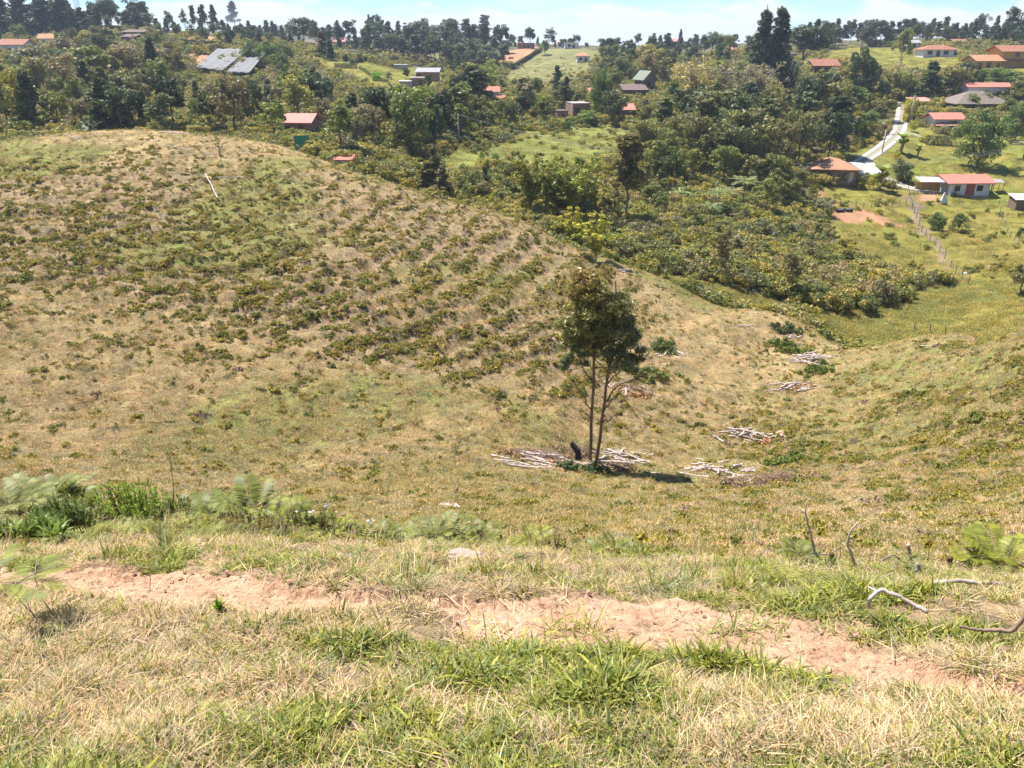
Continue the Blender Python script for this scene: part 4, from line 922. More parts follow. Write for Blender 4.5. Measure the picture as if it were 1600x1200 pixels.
M['gnet'] = simple('green_netting', (.03, .28, .17), .7, .25); M['tarp'] = simple('orange_tarp', (.55, .32, .12), .7, .25, 2); M['net'] = simple('grey_netting', (.17, .175, .18), .8, .2, .8)
M['white2'] = simple('white_plastic', (.8, .8, .8), .5, .1); M['black'] = simple('black_plastic', (.03, .03, .03), .5, .1)

def house(name, u, v, wpx, dep, hw, roof, wallm, roofm, label, yaw=0.0, rh=1.4, over=.5, openings=(), cat='house', group=None, ymin=60, found=2.5, dx=0.0, ridge='x', width=None, th=.14):
    """front wall faces -Y before yaw; (u, v) is the middle of its foot"""
    p_ = at(u, v, ymin); w_ = width or wpx * mpp(p_); e = empty(name, p_, R(yaw)); tag(e, label, cat, group)
    a = w_ / 2; t_ = .2
    part('wall', e, [(-a, a, 0, t_, -found, hw), (-a, a, dep - t_, dep, -found, hw), (-a, -a + t_, t_, dep - t_, -found, hw), (a - t_, a, t_, dep - t_, -found, hw)], wallm)
    o = over; x0, x1, y0, y1 = -a - o, a + o, -o, dep + o; zt = hw + .02
    if roof == 'gable':
        ym = (y0 + y1) / 2
        R_ = [slab([(x0, y0, zt), (x1, y0, zt), (x1, ym, zt + rh), (x0, ym, zt + rh)], th), slab([(x0, ym + .004, zt + rh), (x1, ym + .004, zt + rh), (x1, y1, zt), (x0, y1, zt)], th)]
        zl = hw - .02; gz = zt + rh - th * 1.2
        for sx in (-a, a - t_):
            V = np.array([(sx, 0, zl), (sx, dep, zl), (sx, ym, gz), (sx, ym - .02, gz), (sx + t_, 0, zl), (sx + t_, dep, zl), (sx + t_, ym, gz), (sx + t_, ym - .02, gz)])
            nm = npmesh('gable_wall', V, np.array([(0, 1, 2, 3), (4, 7, 6, 5), (1, 5, 6, 2), (0, 3, 7, 4)])); link('gable_wall', nm, e, wallm)
    elif roof == 'gabley':
        R_ = [slab([(x0, y1, zt), (x0, y0, zt), (0, y0, zt + rh), (0, y1, zt + rh)], th), slab([(.004, y1, zt + rh), (.004, y0, zt + rh), (x1, y0, zt), (x1, y1, zt)], th)]
        for sy in (0.0, dep - t_):
            V = np.array([(-a, sy, hw - .02), (a, sy, hw - .02), (.02, sy, zt + rh - th * 1.2), (-.02, sy, zt + rh - th * 1.2)]); V = np.concatenate([V, V + (0, t_, 0)])
            link('gable_wall', npmesh('gable_wall', V, np.array([(0, 1, 2, 3), (4, 7, 6, 5), (1, 5, 6, 2), (0, 3, 7, 4)])), e, wallm)
    elif roof == 'hip':
        ym = (y0 + y1) / 2; k = min((y1 - y0) / 2, (x1 - x0) / 2 * .9); xa, xb = x0 + k, x1 - k; zr = zt + rh
        R_ = [slab([(x0, y0, zt), (x1, y0, zt), (xb, ym, zr), (xa, ym, zr)], th), slab([(xa, ym + .004, zr), (xb, ym + .004, zr), (x1, y1, zt), (x0, y1, zt)], th),
              slab([(x0 - .004, y1, zt), (x0 - .004, y0, zt), (xa - .004, ym, zr), (xa - .004, ym + .004, zr)], th), slab([(x1 + .004, y0, zt), (x1 + .004, y1, zt), (xb + .004, ym + .004, zr), (xb + .004, ym, zr)], th)]
    elif roof == 'shed':     # one plane, falling to the front
        R_ = [slab([(x0, y0, zt), (x1, y0, zt), (x1, y1, zt + rh), (x0, y1, zt + rh)], th)]
        link('gable_wall', npmesh('gable_wall', np.concatenate([boxV(-a, a, dep - t_, dep, hw, zt + rh * .85 - th)[0]]), boxV(0, 1, 0, 1, 0, 1)[1]), e, wallm)
    else:
        R_ = [boxV(x0, x1, y0, y1, zt, zt + th)]
    part('roof', e, R_, roofm)
    for op in openings:
        kd, x, z, ww, hh = op[:5]; mm2 = op[5] if len(op) > 5 else None
        if kd == 'window':
            f = part('window', e, [(x - ww / 2 - .07, x + ww / 2 + .07, -.06, -.003, z - .07, z), (x - ww / 2 - .07, x + ww / 2 + .07, -.06, -.003, z + hh, z + hh + .07), (x - ww / 2 - .07, x - ww / 2, -.06, -.003, z, z + hh), (x + ww / 2, x + ww / 2 + .07, -.06, -.003, z, z + hh), (x - .03, x + .03, -.05, -.003, z, z + hh)], mm2 or M['frame'])
            part('pane', f, [(x - ww / 2, x - .032, -.03, -.004, z + .002, z + hh - .002), (x + .032, x + ww / 2, -.03, -.004, z + .002, z + hh - .002)], M['glass'])
        elif kd == 'door': part('door', e, [(x - ww / 2, x + ww / 2, -.05, -.003, 0.02, hh)], mm2 or M['doord'], .01)
        elif kd == 'post': part('post', e, [(x - .07, x + .07, z - .07, z + .07, -.6, hh)], mm2 or M['wood'])
        elif kd == 'veranda':    # x0..x1 along front, depth ww, height hh
            part('veranda_roof', e, [slab([(x - z / 2, -ww, hh), (x + z / 2, -ww, hh), (x + z / 2, -over * .3, hh + .5), (x - z / 2, -over * .3, hh + .5)], .1)], mm2 or roofm)
            n_ = max(2, int(z / 2.6) + 1)
            for q in range(n_): xx = x - z / 2 + .15 + (z - .3) * q / (n_ - 1); part('post', e, [(xx - .07, xx + .07, -ww + .1, -ww + .24, -.8, hh - .06)], M['wood'])
    return e
w, d = 'window', 'door'
house('brick_house', 1303, 287, 62, 8.0, 2.6, 'hip', M['brick'], M['tileo'], 'unfinished brick house with a pale orange hip roof beside the white lane', yaw=-9, rh=1.7, over=.75,
      openings=[(w, -1.9, 1.0, 1.5, 1.1, M['darkframe']), (d, 0.0, 0, .85, 2.0, M['doorw']), (w, 1.8, .5, .9, 1.5), ('post', 3.9, -.45, 0, 2.6), ('post', 4.4, 3.0, 0, 2.6), (d, 2.9, 0, .8, 2.0, M['doorw'])])
house('white_cottage', 1512, 306, 66, 6.0, 2.35, 'gable', M['white'], M['sheetr'], 'white cottage with a salmon sheet roof, red door and carport above the vegetable garden', yaw=3, rh=1.1, over=.7,
      openings=[(w, -2.3, .9, .9, .9, M['darkframe']), (d, .2, 0, 1.7, 2.1, M['door']), (w, 2.0, .9, 1.0, .9, M['darkframe']), ('post', -3.9, -.55, 0, 2.3, M['white2']), ('post', 3.9, -.55, 0, 2.3, M['wood'])])
house('pink_roof_house', 1479, 204, 40, 5.0, 2.6, 'gable', M['white'], M['sheetr'], 'salmon-roofed house with a pink veranda roof behind the dark clipped hedge', yaw=0, rh=1.3, over=.9,
      openings=[(w, 1.6, 1.4, .7, .6, M['darkframe']), (w, -1.5, 1.0, .9, .9), ('veranda', -.3, 6.6, 1.8, 1.3, M['sheetp'])])
house('garden_shed', 1441, 168, 30, 4.0, 1.6, 'shed', M['white'], M['sheetp'], 'small low shed with a pink roof between yellow hedges', yaw=4, rh=.7, over=.35, cat='shed', openings=[(d, .8, 0, .8, 1.5)])
house('thatched_pavilion', 1533, 172, 74, 9.0, 1.5, 'hip', M['wood'], M['thatch'], 'large pavilion with a low grey-brown thatched hip roof', rh=2.9, over=1.2, cat='pavilion', openings=[('post', -5, -.8, 0, 1.4), ('post', 5, -.8, 0, 1.4), ('post', 0, -.8, 0, 1.4)])
house('long_roofed_house', 1542, 157, 64, 5.0, 3.4, 'gable', M['white'], M['sheetr'], 'long house with a salmon-red roof directly behind the thatched pavilion', rh=1.0, over=.7, openings=[(w, -3, 1.2, 1.2, 1.0), (w, 3, 1.2, 1.2, 1.0)])
house('ochre_house', 1544, 109, 44, 7.0, 2.7, 'gable', M['ochre'], M['tileo'], 'lower wing of the ochre-yellow house, with a sunlit clay tile roof and dark porch', yaw=8, rh=1.8, over=.8,
      openings=[(w, -.2, .7, 1.3, 1.6, M['darkframe']), (w, 3.3, .9, .9, 1.0, M['darkframe']), (d, -3.4, 0, 1.4, 2.1), ('post', -4.6, -.6, 0, 2.6)])
house('two_storey_ochre_house', 1592, 106, 64, 8.0, 5.0, 'gable', M['ochre'], M['tiler'], 'two-storey ochre-orange house at the right edge above the gardens', yaw=5, rh=1.9, over=.9,
      openings=[(w, -1.5, 3.4, 1.5, 1.2, M['darkframe']), (w, 4, 3.4, 1.5, 1.2, M['darkframe']), ('veranda', 0, 15, 1.8, 2.3, M['tiler'])])
house('white_bungalow', 1468, 89, 52, 7.5, 2.6, 'hip', M['white'], M['tiler'], 'white bungalow with a red tiled roof on the upper lawn near the right skyline', yaw=0, rh=1.6, over=.8,
      openings=[(w, -4, .9, 1.8, 1.2, M['darkframe']), (d, -.8, 0, 1.4, 2.2), (w, 2.2, .9, 1.8, 1.2, M['darkframe']), (w, 6.0, .6, 1.2, 1.6, M['darkframe'])])
house('small_white_house', 1427, 77, 19, 6.0, 2.6, 'gable', M['white'], M['sheetg'], 'small pale house among the trees left above the white bungalow', rh=1.2, openings=[(w, 0, .9, 1.6, 1.2, M['darkframe'])])
house('low_brown_house', 1500, 73, 22, 6.0, 2.2, 'gable', M['brick'], M['tiler'], 'low brown house half hidden among trees right above the white bungalow', rh=1.0)
house('red_cottage', 1289, 117, 38, 7.0, 2.7, 'gable', M['brick'], M['tiler'], 'weathered red-roofed cottage with a dark open front left of the big dark round tree', yaw=2, rh=2.0, over=.7,
      openings=[(w, -2.5, .6, 1.8, 1.6, M['darkframe']), (d, .4, 0, 1.2, 2.1), (w, 3.2, .7, 1.2, 1.4, M['metal'])])
house('grey_barn', 1253, 97, 42, 10.0, 3.0, 'flat', M['grayw'], M['sheetb'], 'long low grey barn with a flat dark roof behind the red-roofed cottage', cat='barn', openings=[(d, 0, 0, 3, 2.4)], over=.4)
house('white_shed', 1596, 329, 20, 3.0, 1.9, 'shed', M['wood'], M['sheetw'], 'slatted shed with a white sheet roof at the right edge of the pasture', yaw=-6, rh=.5, over=.25, cat='shed')
# valley middle
house('brown_wooden_house', 992, 154, 32, 7.0, 2.4, 'shed', M['wood'], M['sheetb'], 'brown wooden house with a long rusty veranda roof in the valley', rh=1.2, over=.8, openings=[(d, -1, 0, 1.2, 2.0), (w, 2.6, .7, 1.2, 1.1, M['darkframe'])])
house('green_gabled_house', 1014, 147, 20, 6.0, 4.0, 'gabley', M['wood'], M['greenr'], 'dark timber house with a steep grey-green gabled roof behind the brown wooden one', rh=2.6, over=.6, yaw=20, openings=[(w, 0, 2.4, 1.2, 1.2, M['darkframe'])])
house('brick_ruin', 908, 186, 28, 6.0, 3.6, 'flat', M['brick'], M['grayw'], 'upper bare brick building with a flat roof in the valley', cat='building', yaw=14, over=.05, openings=[(w, -1.2, 1.6, 1.0, 1.0, M['darkframe'])])
house('low_brick_shed', 879, 192, 18, 4.0, 2.6, 'flat', M['brick'], M['sheetb'], 'lower small brick shed at the left end of the brick building', cat='shed', yaw=14, over=.1, openings=[(d, 0, 0, 1.0, 1.9)])
house('red_roofed_hut', 981, 186, 18, 4.5, 2.2, 'shed', M['brick'], M['sheetr'], 'hut with a bright red roof among the valley trees', cat='hut', rh=1.1, openings=[(d, .4, 0, .9, 1.9), (w, -1, .9, .7, .8)])
house('tiny_red_roof', 927, 154, 10, 3.0, 2.0, 'shed', M['brick'], M['sheetr'], 'tiny red roof between the glossy green tree and the dark rounded tree', cat='hut', rh=.8, openings=[(d, 0, 0, .8, 1.8)])
house('white_valley_house', 771, 160, 16, 5.0, 2.7, 'gable', M['white'], M['sheetr'], 'small white house with a pale red roof in the valley right of the tall eucalyptus', rh=1.2, openings=[(w, -.8, 1, .8, .9), (d, 1.1, 0, .8, 2)])
house('terrace_annex', 782, 163, 10, 3.0, 1.6, 'shed', M['brick'], M['tiler'], 'low brick annex at the right of the small white valley house', cat='shed', rh=.6)
house('grey_roofed_barn', 668, 126, 34, 6.0, 2.6, 'shed', M['brick'], M['sheetg'], 'long brick barn with a grey sheet roof at the right end of the mown meadow', cat='barn', rh=1.1, openings=[(d, -3, 0, 1.4, 2.1), (w, 1, .9, 1.2, 1.0)])
house('roofless_brick_store', 652, 136, 24, 5.0, 2.4, 'flat', M['brick'], M['grayw'], 'low roofless-looking brick store in front of the grey-roofed barn', cat='store', over=.02, openings=[(d, 1, 0, 1.2, 1.9)])
house('white_tank_house', 635, 139, 18, 4.5, 2.0, 'flat', M['grayw'], M['sheetw'], 'square white-topped tank house left of the brick store', cat='tank house', over=.15, yaw=12)
house('long_white_shed', 626, 109, 20, 4.0, 1.8, 'flat', M['grayw'], M['sheetw'], 'low shed with a white roof at the upper corner of the mown meadow', cat='shed', over=.2)
house('white_walled_house', 533, 80, 20, 6.0, 4.2, 'gable', M['white'], M['sheetp'], 'white house with a bright red-and-white roof right of the brown-topped cypress', rh=1.6, yaw=14, openings=[(w, 0, 1, 1, 1.2), (w, 1.6, 2.6, .8, .9)])
house('concrete_frame_building', 545, 92, 28, 6.0, 3.2, 'flat', M['grayw'], M['conc'], 'unfinished grey concrete building with pillars below the white-walled house', cat='building', over=.2, openings=[(w, -2.5, .8, 1.6, 1.6, M['darkframe']), (w, 0, .8, 1.6, 1.6, M['darkframe']), (w, 2.5, .8, 1.6, 1.6, M['darkframe'])])
house('brown_roofed_house', 488, 77, 24, 6.0, 2.5, 'gable', M['white'], M['thatch'], 'low house with a brown roof left of the brown-topped cypress', rh=1.6, openings=[(w, 0, .8, 1.2, 1.2, M['darkframe'])])
house('white_canopy', 567, 93, 11, 3.0, 1.9, 'flat', M['metal'], M['sheetw'], 'small white canopy right of the unfinished concrete building', cat='canopy', over=.2)
# left slope
house('white_farmhouse', 19, 84, 42, 7.0, 3.0, 'gable', M['white'], M['tiler'], 'white farmhouse with a red tiled roof at the left edge', rh=1.9, over=.7, yaw=-6, openings=[(w, -4, 1.0, .9, .8), (w, -.5, 1.2, .7, .7), (w, 2.4, 1.2, .7, .7), (d, 4.2, 0, 1, 2)])
house('orange_roofed_house', 74, 72, 22, 6.0, 2.6, 'gable', M['white'], M['tileo'], 'small house with a worn orange roof right of the white farmhouse', rh=1.7, yaw=10, openings=[(w, 1.5, .9, .8, .9), (d, -1, 0, .9, 2)])
house('tiny_roof_hut', 109, 66, 7, 3.0, 1.8, 'shed', M['brick'], M['sheetp'], 'tiny pale-roofed hut between the orange-roofed house and the dark wooden house', cat='hut', rh=.6)
house('dark_wooden_house', 201, 70, 20, 6.0, 2.8, 'shed', M['wood'], M['sheetb'], 'lower dark wooden house with a white window row on the upper left terrace', rh=1.0, over=.5, openings=[(w, 0, .8, 3.6, 1.2, M['white2'])])
house('upper_wooden_house', 209, 63, 32, 6.0, 3.0, 'shed', M['wood'], M['sheetb'], 'upper dark wooden house with a long purple-brown roof on the left terrace', rh=1.0, over=.6, openings=[(w, 3.5, .8, 1.6, 1.1, M['white2'])])
house('white_greenhouse', 257, 58, 18, 5.0, 2.4, 'gable', M['white2'], M['sheetw'], 'pale plastic greenhouse on the terrace right of the dark wooden houses', cat='greenhouse', rh=1.0, openings=[(d, 0, 0, 1, 1.9)])
house('red_tin_roof_house', 466, 216, 40, 5.0, 2.4, 'gable', M['brick'], M['sheetp'], 'house with a patched pink tin roof just behind the hill crest', rh=1.2, over=.6, ymin=100, yaw=-6, openings=[(d, .6, 0, .9, 2), (w, -1.6, .9, .9, .8, M['darkframe'])])
house('salmon_roof_hut', 532, 262, 34, 3.4, 1.0, 'shed', M['white'], M['sheetr'], 'low hut whose plain salmon roof peeks over the hill crest', cat='hut', rh=.75, over=.3, ymin=94)
# skyline
for u, v, wp, nm, l, wm, rm, rt in ((762, 54, 13, 'skyline_house', 'yellowish house with a pink roof highest on the middle skyline', M['ochre'], M['sheetp'], 'gable'),
    (789, 71, 16, 'skyline_shed', 'grey shed with a white roof above the orange cut bank', M['grayw'], M['sheetw'], 'flat'), (822, 76, 26, 'skyline_ruin', 'low dark unfinished building on the orange cut bank', M['brick'], M['sheetb'], 'flat'),
    (912, 70, 20, 'skyline_house', 'house with an orange hipped roof on the middle skyline', M['white'], M['tileo'], 'hip'), (878, 74, 13, 'skyline_house', 'house with a bright red pointed roof at the top of the pale hillside', M['white'], M['sheetr'], 'hip'),
    (893, 76, 22, 'skyline_shed', 'long pale shed beside the red pointed roof', M['white'], M['sheetg'], 'flat'), (1019, 85, 14, 'skyline_house', 'white house with a red roof just below the skyline', M['white'], M['sheetr'], 'gable'),
    (1056, 73, 22, 'skyline_house', 'brick house with a pale roof beside the lone conifer on the skyline', M['brick'], M['sheetp'], 'gable'), (1030, 74, 26, 'skyline_shed', 'long dark-roofed shed left of the brick house on the skyline', M['grayw'], M['sheetb'], 'flat'), (1146, 66, 10, 'skyline_house', 'orange house among trees left of the tall conifers on the skyline', M['ochre'], M['tileo'], 'gable')):
    house(nm, u, v, wp, 6.0, 2.8, rt, wm, rm, l, rh=1.5, over=.5, openings=[(w, -1.2, .9, 1.4, 1.1, M['darkframe']), (d, 1.2, 0, 1.2, 2.0)], cat='house' if 'house' in nm else 'building')

# carport of the white cottage, its tarps, troughs, tanks
def lbox(name, e, boxes, m_): return part(name, e, boxes, m_)
p_ = at(1452, 300, 60); e = tag(empty('carport', p_, R(3)), 'open carport with a thin pale roof left of the white cottage', 'carport'); L_ = 44 * mpp(p_) / 2
lbox('roof', e, [slab([(-L_, -1.4, 2.1), (L_, -1.4, 2.0), (L_, 1.4, 2.5), (-L_, 1.4, 2.6)], .06)], M['sheetw'])
for q in range(4): xx = -L_ + .2 + (2 * L_ - .4) * q / 3; lbox('post', e, [(xx - .05, xx + .05, -1.3, -1.2, -.8, 2.0)], M['wood'])
lbox('back_screen', e, [(-L_ + .5, L_, 1.30, 1.36, -.6, 1.6)], M['tarp'])
p_ = at(1555, 300, 60); e = tag(empty('awning', p_, R(-4)), 'small pale awning on poles at the right side of the white cottage', 'awning')
lbox('roof', e, [slab([(-1.0, -.9, 1.9), (1.0, -.9, 1.75), (1.0, .9, 2.1), (-1.0, .9, 2.25)], .06)], M['sheetg'])
for sx, sy in ((-.9, -.8), (.9, -.8), (.9, .8), (-.9, .8)): lbox('post', e, [(sx - .04, sx + .04, sy - .04, sy + .04, -.8, 1.8)], M['wood'])
for i, (u, l) in enumerate(((1312, 'left of the two black water troughs on the orange earth ledge'), (1325, 'right of the two black water troughs on the orange earth ledge'))):
    p_ = at(u, 331, 60); e = tag(empty('water_trough', p_, .05), l, 'trough'); s_ = 11 * mpp(p_) / 2
    lbox('basin', e, [(-s_, s_, -.5, -.42, -.3, .5), (-s_, s_, .42, .5, -.3, .5), (-s_, -s_ + .08, -.42, .42, -.3, .5), (s_ - .08, s_, -.42, .42, -.3, .5)], M['black']); lbox('water', e, [(-s_ + .08, s_ - .08, -.42, .42, -.3, .42)], M['metal'])
p_ = at(1473, 318, 60); e = tag(empty('garden_netting', p_), 'small tent of pale netting at the top of the vegetable garden', 'netting'); V = np.array([(-.7, -.5, 0), (.7, -.5, 0), (.5, .5, 0), (-.5, .5, 0), (-.1, -.1, 1.9), (.1, -.1, 1.9), (.1, .1, 1.9), (-.1, .1, 1.9)], float); link('cover', npmesh('cover', V, np.array([(0, 1, 5, 4), (1, 2, 6, 5), (2, 3, 7, 6), (3, 0, 4, 7), (4, 5, 6, 7)])), e, M['sheetw'])
p_ = at(473, 236, 95, 120); e = tag(empty('netting_screen', at(473, 238, 96)), 'green shade netting hung on posts in front of the pink tin roof', 'netting'); e.location[2] = -T(237) * e.location[1]
lbox('net', e, [(-.9, .9, -.03, .03, 0, 2.2)], M['gnet']); [lbox('post', e, [(x - .05, x + .05, -.05, .05, -3, 2.3)], M['wood']) for x in (-.96, .96)]
# shade-net terraces
for k, (P4, l) in enumerate(((((308, 118), (342, 88), (392, 88), (350, 124)), 'left panel of dark grey shade netting over the hillside crop'), (((356, 126), (397, 90), (418, 93), (392, 128)), 'right panel of dark grey shade netting over the hillside crop'))):
    Q = [at(u, v, 120) for u, v in P4]; c0 = sum(Q, Vector()) / 4; e = tag(empty('shade_netting', c0), l, 'shade netting', 'shade netting on the left slope')
    n_ = 12; V = []; 
    for i in range(n_ + 1):
        for j in range(n_ + 1):
            a, b = i / n_, j / n_; q = Q[0] * (1 - a) * (1 - b) + Q[3] * a * (1 - b) + Q[2] * a * b + Q[1] * (1 - a) * b
            V.append((q[0] - c0[0], q[1] - c0[1], q[2] + 2.6 - c0[2] - .25 * (1 - abs(((i % 4) - 2) / 2))))
    F = [(i * (n_ + 1) + j, (i + 1) * (n_ + 1) + j, (i + 1) * (n_ + 1) + j + 1, i * (n_ + 1) + j + 1) for i in range(n_) for j in range(n_)]
    o = link('net', npmesh('net', np.array(V), np.array(F), True), e, M['net']); sd = o.modifiers.new('th', 'SOLIDIFY'); sd.thickness = .05
    for i in (0, 4, 8, 12):
        for j in (0, 6, 12): x, y, z = V[i * (n_ + 1) + j]; lbox('post', e, [(x - .06, x + .06, y - .06, y + .06, z - 4, z - .03)], M['wood'])

# the lane : two concrete tracks laid on a gravel bed
def ribbon(name, pts, wds, m_, off, thick=.10, kind='structure', step=.8, lat=0.0):
    P = np.array([tuple(at(u, v, 60))[:2] if not isinstance(u, Vector) else (u[0], u[1]) for u, v in pts]); d_ = np.r_[0, np.cumsum(np.hypot(*np.diff(P, axis=0).T))]
    n_ = max(6, int(d_[-1] / step)); q = np.linspace(0, d_[-1], n_); 
    x = np.interp(q, d_, P[:, 0]); y = np.interp(q, d_, P[:, 1]); wd = np.interp(q, d_, wds)
    for _ in range(6): x[1:-1] = (x[:-2] + 2 * x[1:-1] + x[2:]) / 4; y[1:-1] = (y[:-2] + 2 * y[1:-1] + y[2:]) / 4
    tx, ty = np.gradient(x), np.gradient(y); L2 = np.hypot(tx, ty); nx, ny = -ty / L2, tx / L2; V = []; F = []
    m5 = 5; lx = np.linspace(-1, 1, m5)
    X = x[:, None] + nx[:, None] * (lx * wd[:, None] / 2 + lat); Y = y[:, None] + ny[:, None] * (lx * wd[:, None] / 2 + lat)
    Zc = H(x + nx * lat, y + ny * lat); Zr = np.maximum(H(X.ravel(), Y.ravel()).reshape(X.shape), 0 * Zc[:, None] + Zc[:, None] - .3) + off
    V = np.concatenate([np.stack([X, Y, Zr], -1).reshape(-1, 3), np.stack([X, Y, Zr - thick - .15], -1).reshape(-1, 3)]); N2 = n_ * m5
    for i in range(n_ - 1):
        for j in range(m5 - 1): a = i * m5 + j; F.append((a, a + m5, a + m5 + 1, a + 1))
        for j in (0, m5 - 1): a = i * m5 + j; F.append((a, a + N2, a + N2 + m5, a + m5))
    o = link(name, npmesh(name, V, np.array(F)), None, m_); tag(o, kind=kind); return o
M['track'] = simple('lane_concrete', (.52, .49, .44), .9, .15, 1.5, .3, .02); M['gravel'] = simple('lane_gravel', (.30, .27, .20), .95, .3, 3, .5, .03)
ribbon('lane_bed', LANE, [3.4] * 9, M['gravel'], .10)
for sg, nm in ((-1, 'lane_track'), (1, 'lane_track')): ribbon(nm, LANE, [.85] * 9, M['track'], .17, lat=sg * 1.05)
ribbon('lane_apron', [(1345, 256), (1350, 266), (1345, 278)], [5.0, 6.0, 4.5], M['track'], .2)
ribbon('driveway_bed', DRV, [2.2, 2.2, 2.3, 2.8, 3.4, 3.4], M['gravel'], .10)
for sg in (-1, 1): ribbon('driveway_track', DRV[:5], [.5] * 5, M['track'], .16, lat=sg * .62)
ribbon('side_lane', [(1408, 205), (1425, 210), (1440, 216)], [1.8, 1.8, 1.6], M['gravel'], .1)
# clipped hedges : box-shaped masses of leaves
def hedge(name, pts, wd, ht, col, label, cat='hedge', leaf=.16):
    P = [at(u, v, 60) for u, v in pts]; r = B2(int(pts[0][0])); C = []
    for a, b in zip(P[:-1], P[1:]):
        L2 = (b - a).length; n_ = max(2, int(L2 / .55))
        for i in range(n_):
            q = a + (b - a) * (i / n_)
            for k in range(max(2, int(ht / .5))): 
                for s_ in ((-1, 1) if wd > 1 else (0,)): C.append((q[0] + r.normal() * .12, q[1] + s_ * wd * .28 + r.normal() * .1, float(H(q[0], q[1])[0]) + .25 + k * .5 * ht / max(1, ht) + .06 * r.normal()))
    C = np.array(C); c0 = Vector(C.mean(0)); c0[2] = C[:, 2].min(); V, F = blob_leaves(r, C - np.array(c0), np.full(len(C), .42), 26, leaf, .2, 1.6, .6)
    o = link(name, npmesh(name, V, F), None, M['leaf']); o.location = c0; o.color = tuple(min(1, x * 4.2) for x in col) + (1,); return tag(o, label, cat)
hedge('clipped_hedge', [(1447, 226), (1492, 228)], 1.6, 2.2, (.07, .075, .035), 'dark rectangular clipped hedge in front of the pink-roofed house')
hedge('yellow_hedge', [(1436, 180), (1482, 182)], 1.6, 2.0, (.24, .20, .03), 'bright yellow hedge between the small shed and the pink-roofed house')
hedge('dark_hedge', [(1484, 183), (1508, 184)], 1.6, 2.2, (.07, .08, .035), 'dark hedge continuing the yellow one towards the thatched pavilion')
hedge('yellow_hedge', [(1438, 160), (1470, 158)], 1.6, 2.0, (.22, .21, .03), 'yellow-green hedge behind the small pink-roofed shed')
hedge('yellow_hedge', [(1413, 192), (1418, 165)], 1.4, 2.4, (.26, .23, .03), 'tall yellow hedge running up beside the upper lane')
hedge('lawn_hedge', [(1330, 238), (1392, 204)], 1.0, .9, (.16, .13, .045), 'low hedge along the left side of the lane')
hedge('terrace_hedge', [(255, 73), (348, 80)], 2.2, 3.0, (.05, .065, .03), 'long dark hedge under the bare reddish terrace on the left', leaf=.26)
hedge('terrace_hedge', [(62, 55), (120, 52)], 2.2, 3.4, (.035, .042, .03), 'dark hedge on the ledge above the orange-roofed house', leaf=.26)
hedge('terrace_hedge', [(125, 52), (190, 53)], 2.2, 3.4, (.035, .042, .03), 'dark hedge on the ledge left of the dark wooden houses', leaf=.26)
hedge('meadow_hedge', [(524, 106), (560, 107)], 1.2, 1.6, (.08, .08, .035), 'low hedge at the upper left edge of the mown meadow')
hedge('meadow_hedge', [(548, 101), (615, 102)], 1.2, 1.8, (.05, .06, .03), 'long dark hedge along the top of the mown meadow')
hedge('meadow_hedge', [(562, 108), (600, 128)], 1.0, 1.0, (.10, .12, .04), 'low hedge running down through the mown meadow')
hedge('hillside_hedge', [(800, 108), (845, 82)], 1.4, 2.2, (.05, .06, .03), 'dark hedge climbing the pale hillside below the orange cut bank')
# ------------------------------------------------------------------ lone eucalyptus in the bowl
def leafmat_h(name):
    m, t, p = mat(name); v = objvec(t); sp = N(t, 'ShaderNodeSeparateXYZ'); t.links.new(v, sp.inputs[0])
    geo = N(t, 'ShaderNodeNewGeometry'); ad = N(t, 'ShaderNodeMath', operation='MULTIPLY_ADD'); ad.inputs[1].default_value = 1.0
    # young reddish leaves towards the upper left of the crown, mature blue-green ones lower right
    mp_ = N(t, 'ShaderNodeMath', operation='MULTIPLY_ADD'); t.links.new(sp.outputs[0], mp_.inputs[0]); mp_.inputs[1].default_value = -.5; t.links.new(sp.outputs[2], mp_.inputs[2])
    t.links.new(mp_.outputs[0], ad.inputs[0]); t.links.new(noise(t, 1.2, 3, .6, v), ad.inputs[2])
    mr = N(t, 'ShaderNodeMapRange'); mr.inputs[1].default_value = 6.4; mr.inputs[2].default_value = 10.4; t.links.new(ad.outputs[0], mr.inputs[0])
    r = ramp(t, [(0, (.20, .235, .10)), (.35, (.26, .265, .08)), (.7, (.33, .29, .085)), (1, (.39, .27, .09))], mr.outputs[0])
    k = ramp(t, [(0, (.55, .6, .6)), (.5, (1, 1, 1)), (1, (1.5, 1.35, 1.1))], geo.outputs['Random Per Island'])
    c1 = mixc(t, r.outputs[0], k.outputs[0], 1.0, 'MULTIPLY'); t.links.new(c1, p.inputs['Base Color']); p.inputs['Roughness'].default_value = .4
    tr = N(t, 'ShaderNodeBsdfTranslucent'); t.links.new(c1, tr.inputs[0]); ms = N(t, 'ShaderNodeMixShader'); ms.inputs[0].default_value = .3
    t.links.new(p.outputs[0], ms.inputs[1]); t.links.new(tr.outputs[0], ms.inputs[2]); t.links.new(ms.outputs[0], t.nodes['Material Output'].inputs[0]); return m
LB = at(922, 724, 20); LM = mpp(LB)
def lp(u, v, dy=0.0): return np.array([(u - 922) * LM, dy, (T(724) - T(v)) * LB[1] - dy * T(v) * .0])
lone = tag(empty('eucalyptus_tree', LB), 'lone young eucalyptus with two thin trunks in a pile of cut logs', 'tree')
r = B2(900)
t1 = [lp(922, 735), lp(921, 650), lp(921, 560, .05), lp(920, 500), lp(922, 440, .1)]; t2 = [lp(931, 732, .05), lp(938, 650, .1), lp(944, 570, .1), lp(948, 500), lp(946, 440)]
